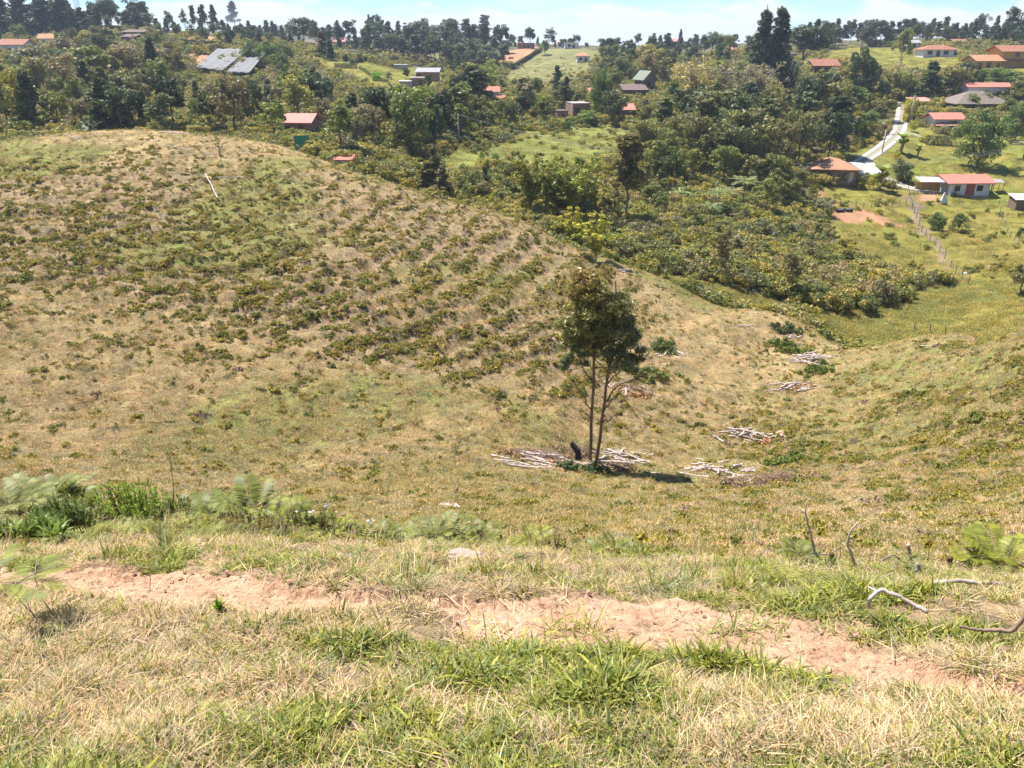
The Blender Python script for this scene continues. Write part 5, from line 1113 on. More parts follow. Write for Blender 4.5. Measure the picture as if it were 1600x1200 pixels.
for P in (t1, t2):
    q = np.array([np.array(P).T @ np.clip(1 - abs(np.arange(5) - f), 0, 1) for f in np.linspace(0, 4, 14)]); q[1:-1] += r.normal(size=(12, 3)) * .02
    me = npmesh('trunk', *tube(q, np.linspace(.085, .03, 14), 8)[:2], True); link('trunk', me, lone, simple('eucalypt_bark', (.235, .155, .115), .8, .4, 2, .4, .01, col2=(.12, .085, .065)))
CL = []
for u, v, ru, rv, n_ in ((922, 455, 36, 30, 30), (915, 500, 38, 40, 34), (950, 480, 30, 35, 24), (940, 530, 30, 20, 16), (900, 520, 22, 25, 12), (978, 505, 20, 22, 14), (990, 525, 15, 18, 9), (965, 555, 28, 18, 9), (1000, 560, 14, 20, 8), (905, 555, 30, 16, 8), (918, 432, 22, 10, 12)):
    for _ in range(int(n_ * 1.25)): a = r.normal(size=3) * .43; CL.append(lp(u - 12 - .18 * max(0, u - 950) + a[0] * ru, v + a[1] * rv, a[2] * ru * LM * 1.05))
CL = np.array(CL); rc = .34 * (.6 + .7 * r.random(len(CL))); rc[-30:] *= .8
V, F = blob_leaves(r, CL, rc, 210, .05, -.35, 3.4, .2)
me = npmesh('crown', V, F); link('crown', me, lone, leafmat_h('eucalypt_leaf'))
br = []
for k in r.permutation(len(CL))[:46]:
    tr_ = t1 if r.random() < .5 else t2; f = r.uniform(.45, .9); i = int(f * 4); s_ = tr_[i] + (tr_[min(4, i + 1)] - tr_[i]) * (f * 4 - i)
    if CL[k][2] > s_[2] - .5: br.append(tube(bend(r, s_, CL[k], 5, .05), np.linspace(.028, .008, 5), 4))
for a, b in (((943, 600), (975, 545)), ((943, 628), (1000, 570)), ((939, 640), (965, 610)), ((920, 640), (893, 600)), ((921, 600), (898, 560)), ((945, 560), (972, 520)), ((938, 660), (960, 648)), ((920, 655), (905, 640))):
    br.append(tube(bend(r, lp(*a), lp(*b), 6, .05), np.linspace(.035, .010, 6), 5))
    for _ in range(5): c_ = lp(*b) + r.normal(size=3) * .45; br.append(tube(bend(r, lp(*a) + (lp(*b) - lp(*a)) * r.uniform(.4, .9), c_, 4, .08), np.linspace(.014, .005, 4), 4))
V, F, I = join(br); link('branches', npmesh('branches', V, F, True), lone, M['bark'])

# ------------------------------------------------------------------ cut logs, every log its own object
LOGS = []
for i in range(7):
    r = B2(600 + i); L = 1.0; P = bend(r, (-.5, 0, 0), (.5, 0, 0), 7, .012); V, F = tube(P, (.034, .028, .040, .030, .036, .026, .033)[i] * (1 + .1 * r.normal(size=7)) * np.linspace(1.1, .85, 7), 8)
    me = npmesh('log', V, F, False); me.materials.append(M['log']); LOGS.append(me)
def log(x, y, L, ang, lab_, grp, z=None, pit=0.0, thick=1.0, name='log', r=random.Random(5)):
    o = link(name, r.choice(LOGS)); gz = float(H(x, y)[0]); c_, s_ = math.cos(ang), math.sin(ang); z0, z1 = float(H(x - c_ * L / 2, y - s_ * L / 2)[0]), float(H(x + c_ * L / 2, y + s_ * L / 2)[0])
    base = (z0 + z1) / 2; sl = math.atan2(z1 - z0, L); base = max(base, gz)
    o.location = (x, y, base + (z or 0) + .05 * thick); o.rotation_euler = Euler((r.random() * 6, 0, 0)).to_matrix().to_euler(); 
    o.rotation_euler = (Euler((0, -sl - pit, ang)).to_matrix() @ Euler((r.random() * 6, 0, 0)).to_matrix()).to_euler(); o.scale = (L, 1.25 * thick, 1.25 * thick)
    return tag(o, lab_, 'log', grp)
def pile(u, v, su, sv, n, Lm, ang, asd, lab_, grp, seed, zmax=.22, thick=1.0):
    r = random.Random(seed); c0 = at(u, v, 14); m_ = mpp(c0)
    for i in range(int(n * 1.35)):
        uu = u + r.gauss(0, .45) * su; vv = v + r.gauss(0, .42) * sv; q = at(uu, vv, 14)
        rr = math.hypot((uu - u) / su, (vv - v) / sv); log(q[0], q[1], Lm * .56 * r.uniform(.5, 1.5), R(ang + r.gauss(0, asd * 2)), lab_, grp, zmax * max(0, 1 - rr) * r.random(), r.gauss(0, .05), thick * r.uniform(.75, 1.25), r=r)
pile(842, 722, 60, 16, 40, 1.7, -12, 8, 'pale stripped log in the neat heap left of the lone eucalyptus', 'logs left of the lone tree', 1, .3)
pile(966, 718, 48, 19, 26, 1.35, 2, 14, 'pale stripped log on the right side of the lone eucalyptus', 'logs right of the lone tree', 2, .3)
pile(1160, 684, 44, 8, 17, 2.1, 18, 22, 'pale log in the crossed heap halfway up the right side of the bowl', 'crossed log heap', 3, .45, 1.2)
pile(1217, 682, 14, 5, 5, 1.2, 10, 30, 'short pale log in the small heap right of the crossed heap', 'small heap right of the crossed heap', 4, .1)
pile(1122, 735, 42, 10, 14, 1.9, 4, 24, 'white barkless log in the nearest log heap right of the lone eucalyptus', 'nearest log heap on the right', 5, .3, 1.3)
pile(1165, 748, 34, 14, 9, 1.2, 10, 40, 'short broken log beside the brown brush right of the nearest heap', 'broken logs in the brush', 6, .1)
pile(1238, 607, 40, 7, 22, 1.7, 3, 14, 'thin pale log in the flat middle heap on the right of the bowl', 'flat middle heap', 7, .3)
pile(1265, 564, 34, 8, 46, 1.5, 20, 55, 'bleached stick-like log in the farthest dense heap on the right', 'farthest dense heap', 8, .6, .9)
pile(1045, 556, 34, 5, 11, 1.3, -5, 25, 'pale log in the heap topped by green ferns right of the eucalyptus crown', 'heap topped by ferns', 9, .15)
pile(995, 614, 26, 8, 10, 1.3, 5, 35, 'log in the brushy heap behind the lone eucalyptus', 'brushy heap behind the tree', 10, .2)
pile(956, 603, 12, 4, 5, 1.0, 10, 30, 'small pale log seen between the eucalyptus branches', 'small heap between the branches', 11, .1)
pile(1168, 511, 16, 3, 6, 1.3, 0, 20, 'distant pale log near the upper rim of the right side of the bowl', 'distant logs on the rim', 12, .1)
pile(1235, 527, 18, 3, 6, 1.2, 0, 30, 'distant log below the dark weeds on the rim', 'distant logs below the weeds', 13, .1)
pile(975, 424, 10, 2, 3, 1.5, 10, 20, 'far pale log on the crest right above the lone tree', 'logs on the crest above the tree', 14, .05)
pile(700, 790, 16, 5, 5, .8, -20, 30, 'short white log lying in the grass at the near edge of the bowl', 'logs at the near edge of the bowl', 15, .05)
def llog(u0, v0, u1, v1, lab_, th=1.0, name='log', zo=.1):
    a, b = at(u0, v0, 14), at(u1, v1, 14); return log((a[0] + b[0]) / 2, (a[1] + b[1]) / 2, math.hypot(b[0] - a[0], b[1] - a[1]), math.atan2(b[1] - a[1], b[0] - a[0]), lab_, None, zo, thick=th)
llog(322, 279, 341, 316, 'long white pole lying down the slope near the top of the left hill', 1.3, zo=.3)
llog(338, 288, 381, 287, 'straight pale pole lying across the slope below the top of the left hill', 1.2, zo=.3)
llog(249, 212, 270, 214, 'left white log on the very top of the left hill', 1.8, zo=.3); llog(271, 213, 296, 216, 'right white log on the very top of the left hill', 1.8, zo=.3)
llog(262, 233, 298, 238, 'pale log lying below the two white ones on the hilltop', 1.2, zo=.2); llog(320, 245, 352, 246, 'thin pale log beside the small bare sapling on the hilltop', 1.1, zo=.2)
llog(108, 219, 128, 222, 'thin pale log on the left part of the hilltop', 1.2, zo=.2)
llog(1437, 545, 1456, 546, 'thin pale log on the low saddle at the right', 1.0, zo=.15)
llog(1010, 742, 1035, 745, 'lone thin log right of the log heap at the tree', 1.0, zo=.1)
# brushwood heaps
def brush(u, v, wpx, lab_, seed, n=220, h=.35):
    r = B2(seed); c0 = at(u, v, 14); w_ = wpx * mpp(c0) / 2; parts = []
    for _ in range(n):
        a = r.normal(size=2) * .42; x, y = a[0] * w_, a[1] * w_ * .6; z = float(H(c0[0] + x, c0[1] + y)[0]) - c0[2] + h * max(0, 1 - np.hypot(*a)) * r.random(); an = r.random() * 3.14; L = .25 + .5 * r.random()
        d = np.array([math.cos(an), math.sin(an), .25 * r.normal()]) * L; parts.append(tube(bend(r, (x, y, z), np.array([x, y, z]) + d, 3, .1), np.array([.012, .010, .005]), 4, False))
    V, F, I = join(parts); Cc_ = r.normal(size=(26, 3)) * (.42, .28, .1) * np.array([w_, w_, h]); Cc_[:, 2] = np.abs(Cc_[:, 2]) + H(c0[0] + Cc_[:, 0], c0[1] + Cc_[:, 1]) - c0[2] + .05
    V2, F2 = blob_leaves(r, Cc_, np.full(26, .22), 40, .06, .3, 2.6); me = pmesh('brush', [(V, F), (V2, F2)], [M['twig'], M['brushleaf']]); o = link('brushwood_heap', me); o.location = c0; return tag(o, lab_, 'brushwood')
M['brushleaf'] = foliage('dry_brush_leaf', (.40, .26, .17), .05, .2, .45, False)
brush(850, 722, 105, 'pinkish dry brush scattered over the left log heap', 9, 420, .45); brush(905, 712, 90, 'brown brushwood piled round the foot of the lone eucalyptus', 1); brush(815, 715, 60, 'pinkish dry brush at the left end of the log heap', 2, 120, .2); brush(968, 735, 60, 'dry brush right of the eucalyptus foot', 3, 120)
brush(1215, 752, 90, 'wide brown brush heap right of the nearest logs', 4, 260); brush(1150, 758, 60, 'brown brush in front of the nearest log heap', 8, 160, .2); brush(990, 612, 62, 'brown brush heap behind the lone eucalyptus', 5, 160); brush(1255, 607, 40, 'brush on the right half of the flat middle heap', 6, 90, .25); brush(1190, 690, 30, 'brush under the crossed logs', 7, 80, .25)
P_ = at(903, 716, 20); tr_ = [np.array(P_) + (0, -.3, .1), np.array(P_) + (-.05, -.2, .5), np.array(P_) + (-.35, -.1, .85)]; V, F = tube(np.array(tr_) - np.array(P_), np.array([.16, .14, .11]), 9); o = link('charred_stump', npmesh('stump', V, F), None, simple('charred', (.035, .03, .028), .9, .3, 6, .6, .02)); o.location = P_; tag(o, 'dark charred stump leaning beside the foot of the lone eucalyptus', 'stump')
def fbush(u, v, wpx, h, lab_, col, seed, leaf=.05, name='bush', cat='bush', n=26, ymin=14, up=.5):
    r = B2(seed); c0 = at(u, v, ymin); w_ = wpx * mpp(c0) / 2; C = r.normal(size=(n, 3)) * .5 * np.array([w_, w_ * .8, h * .5]); C[:, 2] = np.abs(C[:, 2]) + H(c0[0] + C[:, 0], c0[1] + C[:, 1]) - c0[2] + .08
    V, F = blob_leaves(r, C, (.16 + .14 * r.random(n)) * max(.35, min(1.6, w_)), 90, leaf, up, 2.3, .35); o = link(name, npmesh(name, V, F), None, M['leaf']); o.location = c0; o.color = tuple(min(1, x * 2.7) for x in col) + (1,); return tag(o, lab_, cat)
fbush(927, 742, 44, .9, 'dark green bush hiding the foot of the lone eucalyptus', (.07, .10, .035), 1, .05); fbush(893, 735, 34, .6, 'grey-green ferny bush left of the eucalyptus foot', (.12, .16, .08), 2, .05); fbush(1238, 724, 52, .6, 'bright green weed patch right of the nearest log heap', (.13, .17, .035), 3, .06, n=34)
fbush(1228, 546, 52, .9, 'green weed mound behind the farthest dense heap', (.12, .16, .035), 4, .07, n=34); fbush(1230, 519, 50, .7, 'dark weed mound on the upper rim of the bowl', (.08, .10, .04), 5, .07, n=30); fbush(1275, 582, 50, .6, 'green weeds in front of the farthest dense heap', (.12, .16, .035), 6, .07, n=28)
fbush(1042, 548, 50, .8, 'ferns growing over the log heap right of the eucalyptus crown', (.13, .17, .07), 7, .06, n=28); fbush(1012, 588, 50, .7, 'light green weeds behind the eucalyptus branches', (.14, .18, .05), 8, .06, n=26); fbush(1185, 690, 16, .4, 'small green tuft behind the crossed logs', (.13, .16, .05), 9, .05, n=10)
fbush(1340, 535, 22, .5, 'pale fern clump near the saddle on the right', (.16, .19, .08), 10, .06, n=12)
def twigthing(name, lines, base, lab_, cat, m_, wob=.03, k=6):
    """lines: list of ([(u, v, dy)...], r0, r1); points stand at depth base+dy"""
    r = B2(int(base[0] * 7 + base[1])); b0 = at(base[0], base[1], base[2] if len(base) > 2 else 1.0, base[3] if len(base) > 3 else None); parts = []
    for pts, r0, r1 in lines:
        if base[1] > 850: pts = [(u, v, dy - .14) for u, v, dy in pts]
        P = np.array([(SX(u, v) * (b0[1] + dy), b0[1] + dy, -T(v) * (b0[1] + dy)) for u, v, dy in pts]) - np.array(b0)
        n_ = max(8, len(P) * 5); q = np.linspace(0, len(P) - 1, n_); Q = np.stack([np.interp(q, np.arange(len(P)), P[:, i]) for i in range(3)], 1)
        for _ in range(2): Q[1:-1] = (Q[:-2] + 2 * Q[1:-1] + Q[2:]) / 4
        Q[1:-1] += r.normal(size=(n_ - 2, 3)) * r0 * .12; rs = .66 if base[1] > 700 else 1.0; parts.append(tube(Q, np.linspace(r0 * rs, r1 * rs, n_) * (1 + .07 * r.normal(size=n_)), k))
    V, F, I = join(parts); o = link(name, npmesh(name, V, F, True), None, m_); o.location = b0; return tag(o, lab_, cat)
# bare sapling on hilltop
twigthing('bare_sapling', [([(344, 246, 0), (343, 235, 0), (340, 226, 0)], .09, .04), ([(343, 236, 0), (349, 222, 0)], .05, .02), ([(342, 232, 0), (338, 220, .3)], .04, .02), ([(344, 238, 0), (352, 230, 0)], .03, .015)], (344, 246, 40), 'small bare sapling standing alone near the top of the left hill', 'sapling', M['twig'])
# ------------------------------------------------------------------ dead branches on the foreground slope, right
DW = M['deadwood']
twigthing('dead_branch', [([(1274, 870, 0), (1268, 840, 0), (1262, 815, 0), (1258, 800, 0), (1261, 783, .02)], .013, .005), ([(1259, 803, 0), (1248, 795, 0)], .006, .003), ([(1274, 867, 0), (1290, 866, .05), (1303, 862, .1)], .010, .006), ([(1279, 866, 0), (1285, 852, 0), (1292, 844, 0)], .007, .003)], (1274, 870), 'tall upright forked grey branch, leftmost of the dead wood on the right', 'branch', DW)
twigthing('dead_branch', [([(1337, 883, 0), (1330, 868, 0), (1324, 850, 0), (1328, 830, 0), (1340, 816, .02)], .013, .007)], (1337, 883), 'curved white branch standing upright right of the forked one', 'branch', DW)
twigthing('dead_branch', [([(1303, 862, 0), (1310, 856, 0), (1308, 868, 0), (1303, 878, 0)], .007, .004), ([(1306, 858, 0), (1315, 852, 0)], .005, .003)], (1303, 878), 'small twisted twig between the forked and the curved branch', 'twig', DW)
twigthing('dead_branch', [([(1370, 880, 0), (1385, 872, 0), (1396, 866, 0), (1408, 876, 0), (1422, 889, 0)], .010, .008)], (1396, 884), 'grey branch bent like an arch above the grass', 'branch', simple('grey_wood', (.24, .19, .155), .9, .3, 9))
twigthing('dead_stump', [([(1425, 880, 0), (1422, 866, 0), (1419, 851, 0)], .012, .016)], (1425, 882), 'pale short branch stub sticking up behind the arched branch', 'stub', DW)
twigthing('dead_stump', [([(1433, 894, 0), (1435, 881, 0)], .018, .018)], (1433, 896), 'stubby pale broken end right below the other stub', 'stub', DW)
twigthing('dead_branch', [([(1358, 950, 0), (1358, 937, -.02), (1368, 925, 0), (1380, 922, 0), (1400, 930, -.03), (1425, 943, -.06), (1450, 957, -.1)], .011, .014), ([(1370, 924, 0), (1356, 916, .05)], .008, .004)], (1405, 950), 'long hooked pale branch lying over the grass beside the footpath', 'branch', DW)
twigthing('dead_branch', [([(1457, 912, -.1), (1475, 909, -.1), (1500, 906, -.1), (1525, 912, -.1), (1545, 910, -.1), (1575, 916, -.1), (1608, 922, -.1)], .017, .014), ([(1525, 912, .1), (1502, 898, .2), (1485, 898, .2)], .006, .004), ([(1568, 906, .1), (1575, 897, .1)], .010, .009), ([(1570, 904, .1), (1590, 918, .1)], .010, .008)], (1530, 914), 'long whitish branch lying flat at the right edge', 'branch', DW)
twigthing('dead_branch', [([(1495, 878, 0), (1508, 886, 0), (1520, 894, 0)], .009, .007)], (1508, 890), 'short pale stick above the long whitish branch', 'stick', DW)
twigthing('dead_branch', [([(1592, 880, 0), (1612, 895, 0)], .014, .012)], (1600, 895), 'dark stick end at the right edge', 'stick', M['twig'])
twigthing('dead_branch', [([(1500, 978, 0), (1530, 985, 0), (1560, 984, 0), (1580, 988, 0), (1592, 975, 0), (1606, 958, 0)], .007, .014), ([(1565, 985, 0), (1555, 1000, -.02), (1548, 1015, -.04)], .006, .003), ([(1562, 995, 0), (1578, 1010, -.02), (1590, 1018, -.02)], .004, .002)], (1560, 990), 'forked brown branch rising at the right edge beside the footpath', 'branch', simple('brown_wood', (.33, .23, .16), .9, .35, 9))
for u, v, l in ((1299, 880, 'left of two short dark fibrous stumps'), (1484, 886, 'right of two short dark fibrous stumps')): twigthing('dark_stump', [([(u, v, 0), (u, v - 16, 0)], .018, .022)], (u, v), l + ' on the foreground slope', 'stump', simple('dark_fibre', (.20, .11, .05), .95, .4, 12, .6, .01))
for u0, v0, u1, v1, l in ((1490, 925, 1540, 927, 'thin straight stick below the long whitish branch'), (1375, 903, 1395, 896, 'thin dry stalk right of the hooked branch'), (234, 925, 235, 900, 'short grey stick standing in the footpath on the left')):
    twigthing('stick', [([(u0, v0, 0), (u1, v1, 0)], .0035, .0025)], (u0, v0), l, 'stick', DW)
twigthing('dead_twig', [([(553, 846, 0), (552, 832, 0), (547, 818, 0)], .007, .004), ([(553, 838, 0), (560, 826, 0)], .004, .002), ([(554, 845, 0), (585, 843, .05)], .004, .003)], (553, 848), 'small pale forked twig standing among the weeds left of the flat stone', 'twig', DW)
twigthing('dead_stalk', [([(270, 800, 0), (272, 765, 0), (268, 735, 0), (265, 712, 0)], .006, .0025), ([(269, 740, 0), (256, 690, .03)], .003, .001), ([(268, 735, 0), (263, 680, 0)], .003, .001), ([(268, 730, 0), (278, 700, .02)], .003, .001), ([(266, 715, 0), (250, 700, .02)], .002, .001)] + [([(265 + q, 712 - q, 0), (262 + 3 * q - 9, 700 - 3 * q, .02)], .0018, .001) for q in range(6)], (270, 800), 'tall thin dry stalk rising behind the bright green shrub', 'dry stalk', M['twig'])
twigthing('dead_twig', [([(255, 765, 0), (278, 763, .02), (298, 761, .04)], .004, .003)], (278, 790), 'pale horizontal twig behind the bright green shrub', 'twig', DW)

# stones
def stone(u, v, sx, sy, sz, lab_, seed, m_):
    r = B2(seed); p_ = at(u, v); bm_ = bpy.data.meshes.new('stone'); import bmesh; b = bmesh.new(); bmesh.ops.create_icosphere(b, subdivisions=4, radius=1)
    for v_ in b.verts:
        c_ = v_.co.copy(); n_ = float(fbm(np.array([c_.x * 1.7 + seed]), np.array([c_.y * 1.7 + c_.z * 1.3]), 4)[0]); v_.co = c_ * (1 + .5 * n_); v_.co.x *= sx; v_.co.y *= sy; v_.co.z = v_.co.z * sz * (.7 if c_.z > 0 else 1)
    b.to_mesh(bm_); b.free(); o = link('stone', bm_, None, m_); o.location = p_ + Vector((0, 0, sz * .25)); return tag(o, lab_, 'stone')
M['stone'] = simple('stone', (.40, .30, .255), .9, .3, 12, .6, .01)
stone(720, 868, .07, .045, .022, 'flat pinkish stone with a dark crack lying in the grass above the path', 3, M['stone']); stone(742, 870, .05, .04, .02, 'smaller flat stone right of the pinkish one', 5, M['stone'])

# ------------------------------------------------------------------ foreground ferns and weeds
def bfrond(r, o, az, L, wd, rise, droop, npn=12, npl=8):
    d = np.array([math.cos(az), math.sin(az), 0]); up = np.array([0, 0, 1.0]); side = np.array([-math.sin(az), math.cos(az), 0]); V = []; F = []
    pt = lambda f: o + d * f * L * math.cos(rise) + up * (f * L * math.sin(rise) - droop * L * f ** 2)
    for k in range(npn):
        f = .18 + .82 * (k + .5) / npn; p_ = pt(f); td = pt(min(1, f + .03)) - p_; td /= np.linalg.norm(td) + 1e-9; pl = wd * (1 - (f - .18) / .82) ** .8 * (1 + .1 * r.normal()) + .01
        nn = np.cross(td, side); 
        for sg in (-1, 1):
            pd = side * sg * .92 + td * .38 - up * .12 + up * .08 * r.normal(); pd /= np.linalg.norm(pd); sd = np.cross(nn, pd); sd /= np.linalg.norm(sd) + 1e-9; m_ = max(3, int(npl * (pl / wd)))
            for j in range(m_):
                g = (j + .6) / m_; q = p_ + pd * pl * g - up * .12 * pl * g * g; ll = pl * .20 * (1 - g) ** .6 + .003; wv = pl / m_ * .26
                for s2 in (-1, 1):
                    e = q + sd * s2 * ll + pd * ll * .3; b = len(V); V += [q - pd * wv, q + pd * wv, e + pd * wv * .4, e - pd * wv * .4]; F.append((b, b + 1, b + 2, b + 3))
    return np.array(V), np.array(F)
def fern(u, v, n, L, wd, col, lab_, seed, rise=(.9, 1.7), droop=.38, ymin=1.0, ymax=None, azr=(0, 6.28), stem=None):
    r = B2(seed); c0 = at(u, v, ymin, ymax); parts = []; st_ = []
    e = tag(empty('fern', c0), lab_, 'fern')
    for k in range(n):
        az = azr[0] + (azr[1] - azr[0]) * (k + .5 * r.random()) / n; o = np.array([r.normal() * .02, r.normal() * .02, 0]); ri = r.uniform(*rise); LL = L * (.75 + .4 * r.random()); h0 = LL * .35
        top = o + np.array([math.cos(az) * .25 * h0, math.sin(az) * .25 * h0, h0]) if stem is None else o + np.array(stem)
        parts.append(frond(r, top, az, LL, wd * 1.15 * (.85 + .3 * r.random()), ri * .6, droop * (.7 + .6 * r.random()), 15, pin=.85, pw=.8, roll=.2 * r.normal())); f = np.linspace(0, 1, 9)
        st_.append(tube(bend(r, o - (0, 0, .03), top, 4, .03), np.array([.0032, .003, .0025, .002]) * (1 if L > .3 else .6), 5)); d = np.array([math.cos(az), math.sin(az), 0]); rr = ri * .6
        st_.append(tube(np.array([top + d * g * LL * math.cos(rr) + np.array([0, 0, g * LL * math.sin(rr) - parts_d * LL * g * g]) for g in f for parts_d in (droop,)]), np.linspace(.0028, .0006, 9), 4, False))
    V, F, I = join(parts); b = link('fronds', npmesh('fronds', V, F), e, M['leaf']); b.color = tuple(min(1, x * 2.7) for x in col) + (1,)
    V, F, I = join(st_); link('stems', npmesh('stems', V, F, True), e, M['palebark']); return e
FG, FY, FP, FD = (.14, .165, .035), (.20, .215, .035), (.185, .20, .07), (.25, .21, .115)
for i, (u, v, L, cl, l) in enumerate(((30, 812, .42, FP, 'pale grey-green bracken at the left edge, nearest the frame'), (75, 805, .45, FP, 'pale grey-green bracken second from the left edge'), (120, 800, .42, FG, 'green bracken left of the bright green shrub'), (60, 770, .36, FG, 'small bracken behind the pale ones at the left edge'),
    (15, 780, .34, FP, 'small grey-green fern in the far left weeds'), (300, 812, .34, FG, 'fern right of the bright green shrub'), (345, 808, .36, FG, 'grey-green fern right of the tall dry stalk'), (395, 805, .42, FG, 'large soft green fern in the middle of the weed strip'),
    (430, 822, .34, FY, 'yellow-green fern right of the large soft one'), (470, 815, .30, FG, 'fern with reddish weeds around it'), (515, 815, .28, FY, 'low yellowish fern left of the pale forked twig'), (600, 818, .26, FG, 'small fern right of the pale forked twig'), (640, 815, .22, FY, 'tiny yellow fern in the weed strip'),
    (680, 822, .30, FP, 'grey-green fern above the flat stone'), (712, 815, .30, FG, 'fern right above the flat stone'), (760, 815, .22, FG, 'small fern right of the flat stone'), (830, 830, .22, FY, 'low fern above the middle of the footpath'), (960, 852, .2, FG, 'tiny fern above the wide part of the footpath'),
    (1560, 880, .34, FY, 'bright yellow-green fern above the long whitish branch'), (1530, 868, .26, FY, 'small yellow-green fern left of the bright one'), (1250, 880, .18, FG, 'small fern left of the upright forked branch'))):
    fern(u, v, 10, L * .9, L * .25, cl, l, 700 + i)
fern(205, 800, 9, .45, .15, FD, 'dry straw-coloured fern drooping over a dark hollow in front of the bright green shrub', 730, (.2, .7), .75)
fern(165, 795, 6, .40, .14, FD, 'dry pale fern left of the drooping straw-coloured one', 731, (.3, .8), .6)
# near bracken frond at the left edge
fern(72, 975, 3, .21, .085, (.15, .175, .03), 'bright yellow-green bracken on a bent brown stem, nearest plant at the left edge', 740, (.25, .45), .25, 1.0, 2.6, (-.5, 2.9), stem=(-.06, .02, .17))
fern(-10, 930, 5, .18, .08, (.15, .17, .03), 'yellow bracken cut by the left edge', 741, (.4, .8), .35)
def shrub(u, v, w_, h, lab_, col, seed, n=60, leafL=.05, leafW=.014):
    """upright leafy stems with rosettes of pointed leaves"""
    r = B2(seed); c0 = at(u, v); parts = []; st_ = []; e = tag(empty('shrub', c0), lab_, 'shrub')
    for k in range(n):
        a = r.normal(size=2) * .38; x, y = a[0] * w_ / 2 * 1.6, a[1] * w_ / 2; hh = h * (1 - .45 * min(1, np.hypot(*a))) * r.uniform(.6, 1.05); gz = float(H(c0[0] + x, c0[1] + y)[0]) - c0[2]
        st_.append(tube(np.array([[x * .6, y * .6, gz - .03], [x * .85, y * .85, gz + hh * .5], [x, y, gz + hh]]), np.array([.004, .003, .002]), 4, False))
        for lv in np.linspace(.35, 1, 5):
            V, F = blades(r, 6, leafL, leafW, .004, .95, 2, .3); parts.append((V + np.array([x * (.6 + .4 * lv), y * (.6 + .4 * lv), gz + hh * lv]), F))
    V, F, I = join(parts); b = link('leaves', npmesh('leaves', V, F), e, M['leaf']); b.color = tuple(min(1, q * 2.7) for q in col) + (1,)
    V, F, I = join(st_); link('stems', npmesh('stems', V, F, True), e, M['twig']); return e
shrub(212, 778, .66, .50, 'bright green leafy shrub, the largest in the weed strip on the left', (.17, .25, .03), 1, 130)
shrub(285, 800, .45, .34, 'olive shrub with reddish stems right of the bright green one', (.14, .16, .045), 2, 60, .04)
shrub(62, 845, .34, .16, 'broad-leaved green weed beside the left end of the footpath', (.15, .21, .05), 3, 30, .09, .03)
shrub(480, 832, .40, .28, 'weedy green shrub in the middle of the weed strip', (.15, .17, .05), 4, 50, .035); shrub(640, 835, .40, .14, 'low green weeds left of the flat stone', (.15, .18, .05), 5, 50, .035)
shrub(400, 838, .5, .22, 'reddish-stemmed weed shrub below the large soft green fern', (.17, .15, .05), 8, 60, .035); shrub(560, 838, .45, .18, 'low olive weed shrub beside the pale forked twig', (.16, .17, .06), 9, 50, .035); shrub(120, 830, .5, .26, 'dark green weed shrub under the left ferns', (.10, .14, .035), 10, 60, .05, .014); shrub(720, 840, .4, .14, 'low weed shrub just above the flat stone', (.17, .18, .055), 11, 40, .03); shrub(1000, 862, .4, .10, 'low yellowish weed shrub above the wide part of the path', (.19, .18, .05), 12, 36, .03)
shrub(870, 842, .30, .16, 'low reddish-green weed right of the flat stone', (.18, .17, .06), 6, 36, .035); shrub(345, 958, .05, .05, 'single small leafy seedling at the lower edge of the footpath', (.17, .25, .04), 7, 3, .035, .012)
# flower stalks
FL = []
for i, (u, v, h, wf) in enumerate(((503, 790, .30, 1), (468, 800, .22, 1), (488, 800, .24, 1), (580, 800, .20, 1), (583, 825, .17, 1), (632, 828, .15, 1), (845, 835, .30, 0), (868, 838, .28, 0), (520, 812, .28, 0), (535, 815, .24, 0), (740, 828, .2, 0), (1050, 862, .18, 0), (505, 822, .26, 0), (410, 812, .22, 0), (905, 850, .18, 0))):
    r = B2(800 + i); p_ = at(u, v); e = empty('wildflower' if wf else 'seed_stalk', p_)
    st_ = [tube(np.array([[0, 0, -.02], [.01 * r.normal(), 0, h * .5], [.03 * r.normal(), .01, h]]), np.array([.0025, .002, .0012]), 4, False)]
    for _ in range(7): z0 = h * r.uniform(.4, 1); a = r.random() * 6.28; st_.append(tube(np.array([[0, 0, z0 * .9], [math.cos(a) * .03, math.sin(a) * .03, z0 + .03]]), np.array([.0013, .0008]), 4, False))
    V, F, I = join(st_); link('stem', npmesh('stem', V, F), e, M['twig'])
    V, F = blob_leaves(r, np.array([[.02 * r.normal(), .01, h + .01 * q] for q in range(2)]), np.full(2, .014), 14, .012, .5, 1.4, .3); link('flower' if wf else 'seed_head', npmesh('head', V, F), e, M['white2'] if wf else M['brushleaf'])
    tag(e, 'slender weed with a small white flower head in the weed strip' if wf else 'thin dry stalk with a reddish seed head in the weed strip', 'flower' if wf else 'weed', 'white wildflowers' if wf else 'reddish seed stalks')
# big overhanging grass clumps
def gclump(u, v, n, L, lab_, seed, dry=.5, sp=.12):
    r = B2(seed); p_ = at(u, v); o = link('grass_clump', pmesh('grass_clump', [blades(r, int(n * (1 - dry)), L, .008, sp, .9, 4, .8), blades(r, int(n * dry), L * 1.1, .005, sp, 1.2, 4, .7)], [M['grass2'], M['straw']])); o.location = p_; return tag(o, lab_, 'grass clump')
gclump(245, 882, 200, .14, 'shaggy grass clump hanging over the upper edge of the path on the left', 1); gclump(1045, 928, 230, .13, 'shaggy grass clump hanging over the upper edge of the path in the middle', 2, .5, .14); gclump(770, 1010, 240, .13, 'dry tangled grass clump below the path where a dark hollow shows', 3, .7, .14); gclump(1200, 905, 90, .09, 'small round dry tuft right of the overhanging clump', 4, .6, .07); gclump(635, 915, 120, .10, 'grass clump dividing the two bare stretches of the path', 5, .5, .1)
